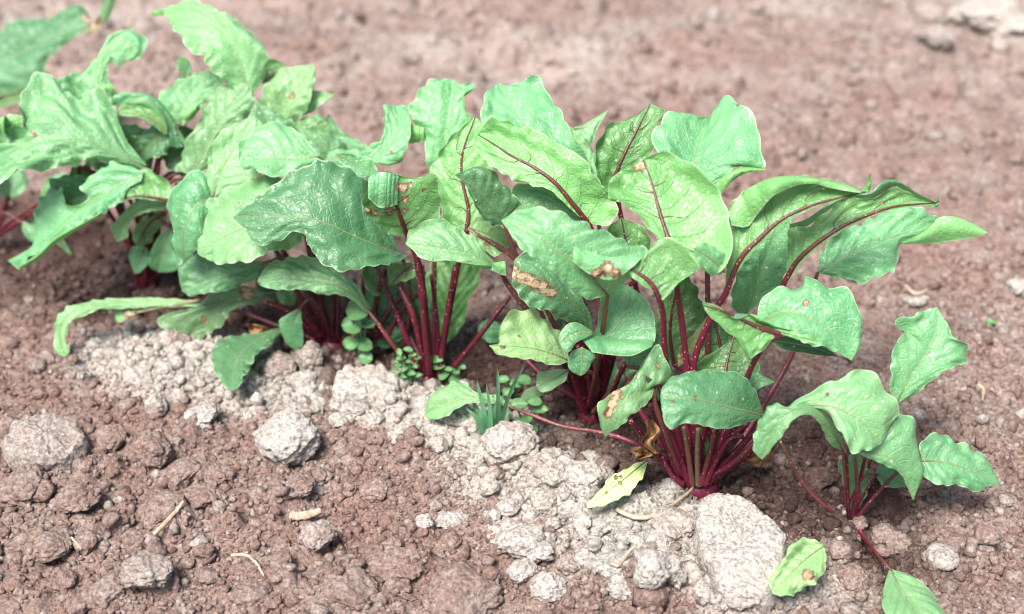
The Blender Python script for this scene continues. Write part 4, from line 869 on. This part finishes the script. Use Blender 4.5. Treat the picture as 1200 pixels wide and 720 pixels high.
slab([(816,592),(838,580),(872,584),(898,600),(916,622),(921,645),(915,665),(905,688),(880,690),(855,686),(836,668),(828,645),(820,620)], .016, 1.0, "biggest pale slab clod with a flat crumbly face below the large beet", .007, .06, 3)
slab([(2,512),(18,492),(45,485),(80,488),(98,500),(96,515),(70,528),(35,530),(8,526)], .014, .52, "flat grey brown slab clod near the left edge", .006, .05, 8)
slab([(388,448),(395,434),(420,430),(445,428),(462,436),(466,448),(452,458),(420,460),(398,458)], .013, .88, "long flat pale clod lying just below the chickweed", .0, .08, 12)
NAMED = [
 (340,508,76,58,.95,"round pale clod with a shaded side below the limp leaves",1,.85), (615,640,62,42,.95,"pale wedge shaped clod pointing left in the lower middle",4,.8),
 (598,522,64,46,.9,"pale clod right under the tuft of grass",2,.9), (240,494,40,30,.9,"pale flat clod left of the round pale clod",5,.6), (183,472,24,30,.95,"small upright pale clod above the brown pair of clods",6,.9),
 (646,534,30,26,.85,"small rounded clod right of the clod under the grass tuft",7,.8), (682,568,42,36,.9,"pale round clod touching the tip of the yellowed fallen leaf",8,.85),
 (692,533,22,18,.9,"tiny pale clod between the grass tuft and the fallen leaf",9,.8), (706,552,24,22,.8,"small clod above the fallen leaf",10,.8), (745,592,38,38,.85,"pale clod under the right side of the yellowed fallen leaf",3,.9),
 (788,610,48,36,.6,"rough grey clod left of the biggest slab",0,.8), (612,672,34,28,.9,"left one of the two pale lumps below the wedge clod",2,.8), (642,682,38,32,.9,"right one of the two pale lumps below the wedge clod",9,.8),
 (666,662,26,22,.5,"brownish clod right of the wedge clod",6,.7), (760,685,44,44,.95,"round pale clod near the bottom edge, left of the leaning wedge",10,.9), (788,672,26,46,.95,"narrow pale wedge clod leaning beside the round one at the bottom",4,.8),
 (823,692,22,28,.95,"small pale clod under the lower left of the biggest slab",7,.8), (716,656,46,30,.88,"flat pale clod in the crumbs at the bottom of the ridge",1,.6), (728,686,30,22,.85,"small pale clod with a bit of straw over it",5,.8),
 (683,603,24,22,.9,"small pale clod directly below the fallen leaf's tip",8,.9), (708,606,32,26,.92,"pale clod below the middle of the fallen leaf",3,.8), (650,566,24,22,.9,"small pale clod left of the fallen leaf",0,.8), (640,590,24,30,.9,"oblong pale clod lying left of the fallen leaf's tip",4,.7),
 (498,608,22,22,.95,"lone small pale clod on the brown soil at lower centre",7,.9), (532,600,42,20,.85,"low pale clod at the edge of the dry ridge",9,.6), (375,641,40,38,.5,"grey clod beside the short stick",2,.7),
 (180,529,40,36,.12,"left rounded brown clod of the pair at left",6,.9), (214,543,50,30,.15,"right brown clod of the pair at left",1,.7), (256,551,32,28,.12,"brown clod right of the brown pair",8,.8), (128,508,36,28,.1,"brown clod beside the grey brown slab",10,.8),
 (364,418,32,40,.5,"upright grey clod under the drooping small leaf",5,1.0), (328,424,38,36,.45,"dull clod right of the lying green leaf",0,.9), (205,395,30,26,.4,"dull clod under the end of the collapsed leaf",3,.8), (415,475,34,24,.85,"pale clod in front of the long flat clod",6,.7), (448,472,22,18,.9,"small pale clod below the long flat clod",2,.8),
 (395,485,22,18,.92,"small pale clod between the round clod and the long flat one",9,.8), (490,478,26,20,.85,"pale clod below the chickweed",4,.8), (515,500,24,18,.88,"pale clod left of the low leaf's tip",7,.7), (470,500,20,16,.9,"small pale clod in the middle of the dry ridge",10,.8),
 (545,690,80,60,.12,"large brown lump at the bottom edge, left of the two pale lumps",0,.7), (462,657,58,40,.14,"wide brown clod right of the grey clod",3,.7), (28,566,56,46,.12,"brown clod below the grey brown slab at the left edge",5,.7), (92,580,46,36,.12,"brown clod right of the one at the left edge",9,.7),
 (130,687,46,40,.18,"brown clod near the lower left corner",1,.8), (174,680,52,38,.42,"greyish clod near the lower left corner",8,.7), (192,592,54,42,.13,"brown clod above the straw",2,.7), (238,578,40,28,.13,"brown clod right of the straw's upper end",7,.7),
 (300,690,50,40,.14,"brown clod at the bottom below the curled rootlet",4,.7), (410,690,62,46,.13,"brown clod at the bottom edge left of centre",6,.7), (60,640,44,34,.13,"brown clod in the lower left soil",10,.7), (350,575,36,26,.14,"brown clod below the round pale clod",0,.7), (440,570,34,26,.15,"brown clod at the middle of the lower soil",5,.7),
 (870,706,34,22,.8,"pale clod cut by the bottom edge below the biggest slab",3,.7), (1000,672,34,26,.1,"brown clod beside the stalk of the bottom leaf",9,.7), (960,560,34,26,.05,"dark clod left of the young beet",2,.8), (740,556,32,28,.05,"dark moist clod below the withered leaf",6,.8), (1075,345,28,18,.75,"pale flat clod behind the young beet",1,.7), (1050,630,30,22,.12,"brown clod right of the young beet's base",8,.7)]
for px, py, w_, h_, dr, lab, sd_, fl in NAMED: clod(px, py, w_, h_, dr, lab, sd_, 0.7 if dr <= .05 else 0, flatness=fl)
get_clod(2, 5)
_pb = clod(1103, 654, 38, 26, .72, "smooth pale pebble half sunk in the soil at the lower right", 2, name="pebble", group="pale stones", flatness=.6)
_pb.location.z += .003; _V, _F = ico(4); _pb.data = mesh("pebble", _V * (1 + .06 * noise3(_V[:, 0] * 2, _V[:, 1] * 2, _V[:, 2] * 2, 5)[:, None]), _F, M_CLOD)
clod(1160, 22, 78, 46, .95, "big blurred pale stone in the top right corner", 4, name="stone", group="pale stones"); clod(1192, 340, 26, 22, .95, "small pale stone at the right edge behind the young beet", 7, name="stone", group="pale stones")
clod(1098, 50, 40, 24, .6, "blurred clod left of the top right stone", 5); clod(1090, 20, 34, 22, .55, "small blurred clod left of the top right stone", 9)

def zone(px, py):
    h_ = "on the dry pale ridge" if dry_mask(*[np.array([v]) for v in flat(px, py)[:2]])[0] > .5 else "in the brown soil"
    return h_
# smaller clods: no two of a patch can be told apart
SMALL = []
PATCH = {"a": ("small brown clod in the crumbled soil at the lower left", 0, 330, 540, 718, 48, .13), "b": ("small brown clod in the crumbled soil at the lower centre", 330, 560, 530, 718, 36, .14),
         "c": ("small pale clod in the crumbs of the dry ridge", 560, 840, 505, 700, 85, .85), "d": ("small pale clod in the crumbs below the middle beets", 200, 560, 430, 520, 30, .82),
         "e": ("small brown clod on the soil left of the plants", 0, 200, 330, 500, 20, .12), "f": ("small brown clod on the fine soil around the young beet", 900, 1200, 560, 718, 18, .14), "g": ("small brown clod on the soil behind the young beet", 1010, 1200, 310, 520, 14, .2)}
for key, (lab, xa, xb, ya, yb, cnt, dr) in PATCH.items():
    for _ in range(cnt):
        for _try in range(30):
            px, py = rng.uniform(xa, xb), rng.uniform(ya, yb); q = flat(px, py); dm = float(dry_mask(np.array([q[0]]), np.array([q[1]]))[0])
            if (dr > .5) == (dm > .5) and not (235 < px < 340 and 375 < py < 470) and not (480 < px < 600 and 440 < py < 500): break
        else: continue
        ww = 9 + (24 if dr > .5 else 20) * rng.random() ** (1.6 if dr > .5 else 2.2); hh = ww * rng.uniform(.65, .95)
        n_lm = len(LM)
        o = clod(px, py, ww, hh, float(np.clip(dr + rng.normal(0, .07), 0, 1)), lab, int(rng.integers(0, 11)), 0, group=lab.replace(" clod ", " clods "), flatness=rng.uniform(.65, .95), sub=4,
                 rot=(rng.uniform(-.5, .5), rng.uniform(-.5, .5), rng.uniform(0, 6.28)))
        del LM[n_lm:]; SMALL.append((px, py, dr, o))
LAND = [(200,615,"the flat pale straw"),(358,609,"the short thick stick"),(292,668,"the thin curled rootlet"),(340,508,"the round pale clod"),(50,507,"the grey brown slab"),(615,640,"the pale wedge clod"),(598,522,"the clod under the grass"),
        (725,568,"the yellowed fallen leaf"),(868,632,"the biggest pale slab"),(427,443,"the long flat pale clod"),(1103,654,"the half sunk pebble"),(995,613,"the young beet's base"),(1070,700,"the bottom right leaf"),(285,420,"the lying green leaf"),(75,400,"the narrow arched leaf"),
        (180,535,"the brown pair of clods"),(760,685,"the round clod at the bottom"),(540,690,"the large brown lump"),(40,290,"the left leaf's drooping tip"),(1090,410,"the young beet's top leaf"),(1130,545,"the young beet's right leaf"),(1190,340,"the small stone at the right edge"),(375,641,"the grey clod"),(935,668,"the pale fading leaf"),(498,608,"the lone pale clod"),(130,687,"the lower left corner clods")]
ORD = ["nearest", "second nearest", "third nearest", "fourth nearest", "fifth nearest", "sixth nearest", "seventh nearest", "eighth nearest", "ninth nearest", "tenth nearest", "eleventh nearest", "twelfth nearest"]
DIRS = ["right of", "below right of", "below", "below left of", "left of", "above left of", "above", "above right of"]
bins = {}
for px, py, dr, o in SMALL:
    d, lx, ly, nm = min((math.hypot(px - a, py - b), a, b, c) for a, b, c in LAND)
    k = int(round(math.atan2(py - ly, px - lx) / (math.pi / 4))) % 8; bins.setdefault((nm, k, dr > .5), []).append((d, o))
for (nm, k, pale), L_ in bins.items():
    for i, (d, o) in enumerate(sorted(L_, key=lambda q: q[0])): o["label"] = "small %s clod %s %s, %s one" % ("pale" if pale else "brown", DIRS[k], nm, ORD[min(i, 11)])

# ---------------------------------------------------------------- ground sheet
def axis(a, b, st, far, n):
    core = np.arange(a, b, st); g = np.cumsum(st * 1.25 ** np.arange(1, n + 1)); g = g[g < far]
    return np.concatenate([(a - g)[::-1], core, b - st + g])
ax = axis(-0.92, 0.92, 0.0022, 60, 40); ya_ = axis(0.48, 1.25, 0.0019, 0.0, 1)
g = np.cumsum(0.0019 * 1.012 ** np.arange(1, 420)); g = g[g < 0.95]; ya_ = np.concatenate([ya_, 1.25 + g]); st_ = g[-1] - g[-2]
g2 = np.cumsum(st_ * 1.28 ** np.arange(1, 40)); g2 = g2[g2 < 80]; ya_ = np.concatenate([ya_, ya_[-1] + g2]); gb = np.cumsum(0.0019 * 1.3 ** np.arange(1, 40)); gb = gb[gb < 40]; ya_ = np.concatenate([(0.48 - gb)[::-1], ya_])
AX, AY = np.meshgrid(ax, ya_); Z = sample(H, AX, AY)
inside = smooth(0, .08, AX - X0) * smooth(0, .08, X1 - AX) * smooth(0, .06, AY - Y0) * smooth(0, .15, Y1 - AY); Z = Z * inside
nx, ny = len(ax), len(ya_); V = np.stack([AX, AY, Z], 2).reshape(-1, 3)
ii = (np.arange(ny - 1)[:, None] * nx + np.arange(nx - 1)[None, :]).ravel(); Fq = np.stack([ii, ii + 1, ii + nx + 1, ii + nx], 1)
me = bpy.data.meshes.new("soil_ground"); me.vertices.add(len(V)); me.vertices.foreach_set("co", V.ravel()); me.loops.add(Fq.size); me.loops.foreach_set("vertex_index", Fq.ravel().astype(np.int32))
me.polygons.add(len(Fq)); me.polygons.foreach_set("loop_start", (np.arange(len(Fq)) * 4).astype(np.int32)); me.polygons.foreach_set("loop_total", np.full(len(Fq), 4, np.int32)); me.polygons.foreach_set("use_smooth", np.ones(len(Fq), bool)); me.update(calc_edges=True); me.validate()
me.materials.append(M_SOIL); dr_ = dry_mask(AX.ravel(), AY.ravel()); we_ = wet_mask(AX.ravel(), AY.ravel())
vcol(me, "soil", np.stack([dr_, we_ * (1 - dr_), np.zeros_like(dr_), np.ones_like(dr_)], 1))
tag(link("ground", me), kind="structure")

# crumbs: far too many to count
IV1, IF1 = ico(1); IV0 = np.array(ico(1)[0])
_p = (1 + 5 ** .5) / 2; IV0 = np.array([(-1,_p,0),(1,_p,0),(-1,-_p,0),(1,-_p,0),(0,-1,_p),(0,1,_p),(0,-1,-_p),(0,1,-_p),(_p,0,-1),(_p,0,1),(-_p,0,-1),(-_p,0,1)]) / math.hypot(1, _p)
IF0 = np.array([(0,11,5),(0,5,1),(0,1,7),(0,7,10),(0,10,11),(1,5,9),(5,11,4),(11,10,2),(10,7,6),(7,1,8),(3,9,4),(3,4,2),(3,2,6),(3,6,8),(3,8,9),(4,9,5),(2,4,11),(6,2,10),(8,6,7),(9,8,1)])
VV, FF, CC = [], [], []; off = 0
def crumbs(x, y, rmin, rmax, pw=2.0, big=False, add=0.0):
    global off
    IV, IF = (IV1, np.array(IF1)) if big else (IV0, IF0); n = len(x); nv = len(IV)
    r = rmin + (rmax - rmin) * rng.random(n) ** pw
    P = IV[None] * (1 + 0.24 * rng.standard_normal((n, nv, 1)).clip(-1.4, 1.2)) * rng.uniform(.7, 1.3, (n, 1, 3)) * r[:, None, None]
    P = P + np.stack([x, y, sample(H, x, y) + r * .3], 1)[:, None, :]
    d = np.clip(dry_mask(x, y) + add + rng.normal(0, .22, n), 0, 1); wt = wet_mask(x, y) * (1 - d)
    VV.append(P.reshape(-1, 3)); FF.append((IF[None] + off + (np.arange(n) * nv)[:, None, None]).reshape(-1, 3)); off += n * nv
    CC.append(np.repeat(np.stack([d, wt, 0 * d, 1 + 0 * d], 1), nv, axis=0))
U = rng.uniform
def area(n, y0, y1, wd): y = U(y0, y1, n); return (U(-.5, .5, n) * wd * y, y)
crumbs(*area(26000, .58, 1.05, 1.02), .0008, .0026, 2.2); crumbs(*area(2600, .58, 1.05, 1.02), .0022, .0062, 2.4, True)
crumbs(*area(9000, 1.05, 1.95, .95), .0012, .0042, 2.0); crumbs(*area(900, 1.05, 1.95, .95), .003, .010, 2.5, True)
def along(n):
    k = rng.integers(0, len(CRUST) - 1, n); t = rng.random(n)[:, None]; C_ = np.array(CRUST); q = C_[k] * (1 - t) + C_[k + 1] * t + rng.normal(0, .023, (n, 2)); return q[:, 0], q[:, 1]
crumbs(*along(4500), .0008, .003, 2.0, False, .05); crumbs(*along(900), .002, .0065, 2.0, True, .05); crumbs(*along(90), .005, .009, 1.5, True, .05)
VV = np.vstack(VV); FF = np.vstack(FF); me = bpy.data.meshes.new("soil_crumbs"); me.vertices.add(len(VV)); me.vertices.foreach_set("co", VV.ravel()); me.loops.add(FF.size); me.loops.foreach_set("vertex_index", FF.ravel().astype(np.int32))
me.polygons.add(len(FF)); me.polygons.foreach_set("loop_start", (np.arange(len(FF)) * 3).astype(np.int32)); me.polygons.foreach_set("loop_total", np.full(len(FF), 3, np.int32)); me.update(calc_edges=True); me.materials.append(M_SOIL)
vcol(me, "soil", np.vstack(CC)); tag(link("soil_crumbs", me), kind="stuff")

# ---------------------------------------------------------------- litter
def strand(name, pts, r, m, label, cat, lift=.004, group=None, flat_=.4):
    P = spline([onground(x, y, 0) + np.array([0, 0, 0]) for x, y in pts], 24); P[:, 2] = [max(gz(a, b), c) + lift for a, b, c in P]
    k = np.array([.2, .5, .8]); P[:, 2] = np.convolve(np.pad(P[:, 2], 3, mode='edge'), np.ones(7) / 7, 'valid') + .001
    P[:, :2] += .0002 * rng.standard_normal((len(P), 2)); V_, F_ = tube(P - P[0], r * (1 + .10 * rng.standard_normal(len(P)).clip(-1, 1)) * (1 - .35 * np.linspace(0, 1, len(P)) ** 2), 6, flat_); o = link(name, mesh(name, V_, F_, m), None, tuple(P[0])); return tag(o, label, cat, group)
strand("straw", [(182,633),(198,616),(217,597)], 0.0017, M_STRAW, "flat pale straw lying aslant on the brown soil at lower left", "straw", .004)
strand("stick", [(340,612),(358,611),(377,605)], .0034, M_STRAW, "short thick pale stick on the brown soil at lower centre", "stick", .004)
strand("rootlet", [(272,657),(290,658),(302,668),(310,682)], .0011, M_STRAW, "thin curled rootlet below the straw at the lower left", "root", .004)
strand("rootlet", [(85,636),(93,645),(97,650)], .0008, M_STRAW, "tiny reddish rootlet at the far lower left", "root", .004)
strand("dry_blade", [(722,604),(742,614),(765,612),(790,598),(812,580)], .0017, M_STRAW, "long dry curved blade crossing the pale clods left of the biggest slab", "dry grass", .005)
strand("straw", [(715,672),(728,675),(745,668)], .0013, M_STRAW, "bit of straw on a small pale clod near the bottom edge", "straw", .008)
strand("straw", [(1146,455),(1152,462),(1150,474)], .0016, M_STRAW, "curl of pale straw on the soil right of the young beet's top leaf", "straw", .003)
strand("straw", [(1060,340),(1072,350),(1086,346)], .0018, M_STRAW, "pale dry bits on the soil behind the tip of the pale leaf", "straw", .004)
class Lone:                                              # a leaf that lies by itself
    def __init__(s, px, py): s.c = onground(px, py); s.y = s.c[1]; s.k = 40; s.o = None
fl_ = Lone(722, 570)
o = leaf(fl_, [(757,541),(730,563),(710,578),(688,595)], [(757,540),(742,545),(725,553),(714,560),(702,576),(689,588),(688,595)], [(759,542),(755,556),(746,571),(736,581),(720,589),(700,594),(688,595)], ground=.020, br=.95, age=1.0, spots=[(722,560,4),(727,566,4),(711,577,4)], holes=[(728,559,2.4)], name="fallen_leaf", stalk=False, wave=2.2, pucker=2.2)
o.location = fl_.c; tag(o, "yellowed fallen leaf with brown holes lying on the pale clods", "fallen leaf")
def crumple(px, py, w_, h_, dy, plant, label, seed):
    n, m_ = 14, 8; V_, F_ = [], []
    for i in range(n):
        for j in range(m_):
            u, v = i / (n - 1), j / (m_ - 1) - .5; ww = w_ * math.sin(math.pi * (0.12 + .8 * u)) ** .7
            x = px + v * ww + 6 * float(noise2(u * 3, seed)); y = py - h_ / 2 + h_ * u
            V_.append(at(x, y, plant.y + dy + .008 * math.sin(v * 7 + u * 5 + seed) + .004 * float(noise2(u * 6, v * 6, seed))) - plant.c)
    for i in range(n - 1):
        for j in range(m_ - 1): F_.append((i * m_ + j, i * m_ + j + 1, (i + 1) * m_ + j + 1, (i + 1) * m_ + j))
    o = link("withered_leaf", mesh("withered_leaf", V_, F_, M_DEAD), plant.o); o["label"] = label
crumple(765, 512, 17, 40, -.03, pA, "brown shrivelled leaf hanging at the front of the stalks", 1); crumple(752, 531, 22, 15, -.028, pA, "orange brown scrap of leaf at the stalk base", 4); crumple(888, 535, 46, 26, .01, pA, "brown papery leaf in the shade right of the stalks", 7)
crumple(300, 388, 26, 16, -.0, pD, "brown scrap of leaf under the shaded stalks", 9); crumple(742, 368, 12, 14, .0, pB, "small orange brown scrap among the leaves", 12)

# ---------------------------------------------------------------- weeds
def oval(c, d, r, asp, up, seed):                         # one small rounded leaf: centre, pointing direction
    n, m_ = 9, 7; d = d / np.linalg.norm(d); side = np.cross(d, up); side /= np.linalg.norm(side); nn = np.cross(side, d); V_, F_ = [], []
    for i in range(n):
        u = i / (n - 1)
        for j in range(m_):
            v = j / (m_ - 1) * 2 - 1; ww = r * asp * math.sqrt(max(0, 1 - (2 * u - 1) ** 2)) * (1.08 - .16 * u) + .0001
            V_.append(c + d * r * (2 * u - 1) + side * ww * v + nn * (-.18 * r * (1 - v * v) * 1 + .25 * r * u * (1 - u) * 2 + .12 * r * abs(v)))
    for i in range(n - 1):
        for j in range(m_ - 1): F_.append((i * m_ + j, i * m_ + j + 1, (i + 1) * m_ + j + 1, (i + 1) * m_ + j))
    return V_, F_
def weed(px, py, leaves, label, cat, name, group=None, m=M_WEED, asp=.85):
    b = onground(px, py); root = thing(name, b, label, cat, group); b = np.array(b)
    for k, q in enumerate(leaves):
        x, y, r = q[:3]; dy = q[3] if len(q) > 3 else -.004
        r *= .7 + .55 * abs(math.sin(k * 3.7 + px)); c = at(x, y, b[1] + dy); s = scale_at(c); dr = np.array([math.cos(k * 2.4 + .4), .5 * math.sin(k * 2.4 + .4) - .2, .12])
        V_, F_ = oval(c - b, dr, r * s * (1.05 if len(leaves) > 9 else 1.25), asp, np.array([.15 * math.sin(k), -.45, .9]), k)
        o = link("leaf", mesh("weed_leaf", V_, F_, m), root)
        e = c - b - dr / np.linalg.norm(dr) * r * s; P = spline([np.zeros(3), e * .5 + np.array([0, 0, .15 * np.linalg.norm(e)]), e], 10); V_, F_ = tube(P, np.linspace(.0011, .0006, 10), 5); link("leaf_stalk", mesh("weed_stalk", V_, F_, m), o)
    return root
weed(426, 425, [(420,364,10),(412,382,9.5),(433,381,9.5),(411,403,8),(426,405,7.5),(422,374,6,.004),(428,420,6,-.008)], "weed seedling with round clover like leaves left of the bare red stalks", "weed", "clover_weed", asp=.95)
weed(480, 448, [(470,420,5.5),(478,424,5),(486,430,5.5),(474,432,5),(466,428,4.5),(482,438,5),(471,441,5.5),(460,425,5),(490,440,4.5),(476,449,5),(464,436,4.5),(468,413,5),(489,420,5.5),(484,416,5),(478,410,5)], "chickweed with many small leaves at the foot of the bare red stalks", "weed", "chickweed", "chickweed seedlings", asp=.55)
weed(524, 446, [(514,430,6),(525,433,6),(534,436,6.5),(520,440,6),(533,446,6),(512,422,5.5),(541,430,5)], "smaller chickweed on the right of the bare red stalks", "weed", "chickweed", "chickweed seedlings", asp=.55)
weed(448, 412, [(462,393,9),(450,402,7),(470,404,6)], "seedling with two rounded leaves behind the chickweed", "weed", "seedling")
weed(618, 506, [(608,474,8),(626,471,8.5),(606,494,7),(617,492,7),(622,504,6),(634,480,6)], "seedling with paired oval leaves right of the grass tuft", "weed", "seedling", asp=.62)
weed(600, 470, [(590,445,8),(604,450,7),(614,447,8),(596,458,6)], "pale green seedling behind the grass tuft", "weed", "seedling", asp=.65)
weed(1165, 383, [(1160,377,3.5),(1165,378,3)], "tiny pale green seedling on the soil far to the right of the plants", "weed", "seedling")
weed(85, 300, [(38,270,7,.02),(45,262,6,.02)], "pale weed leaf near the red stalks at the left edge", "weed", "seedling")
b = onground(574, 512); gr = thing("grass_tuft", b, "tuft of thin upright grass blades beside the low beet leaf", "grass")
for k, (pts) in enumerate([[(566,508),(558,490),(546,478)],[(570,510),(562,485),(549,462)],[(573,512),(566,478),(559,446)],[(575,512),(574,480),(570,450)],[(577,512),(580,488),(577,462)],[(580,512),(586,490),(589,462)],[(578,511),(592,478),(604,442)],[(582,512),(596,466),(616,424)],
        [(570,513),(556,500),(538,482)],[(584,512),(590,496),(598,478)],[(568,512),(563,500),(560,482)],[(578,510),(570,494),(583,470)],[(572,513),(560,505),(545,492)],[(583,510),(584,478),(583,432)]]):
    dy = .012 * math.sin(k * 1.7); P = spline([b] + [at(x, y, b[1] + dy * (i + 1) / 3) for i, (x, y) in enumerate(pts)], 14) - b
    sd2 = np.array([.8, .6 * math.cos(k), 0]); sd2 /= np.linalg.norm(sd2); wd = .0025 * np.sqrt(np.clip(1 - np.linspace(0, 1, 14), 0, 1)) + .0002; V_, F_ = [], []
    for i in range(14): V_ += [P[i] - sd2 * wd[i], P[i] + np.array([0, .0006, -.0002]), P[i] + sd2 * wd[i]]
    for i in range(13):
        for j in range(2): F_.append((i * 3 + j, i * 3 + j + 1, i * 3 + j + 4, i * 3 + j + 3))
    link("blade", mesh("blade", V_, F_, M_GRASS), gr)
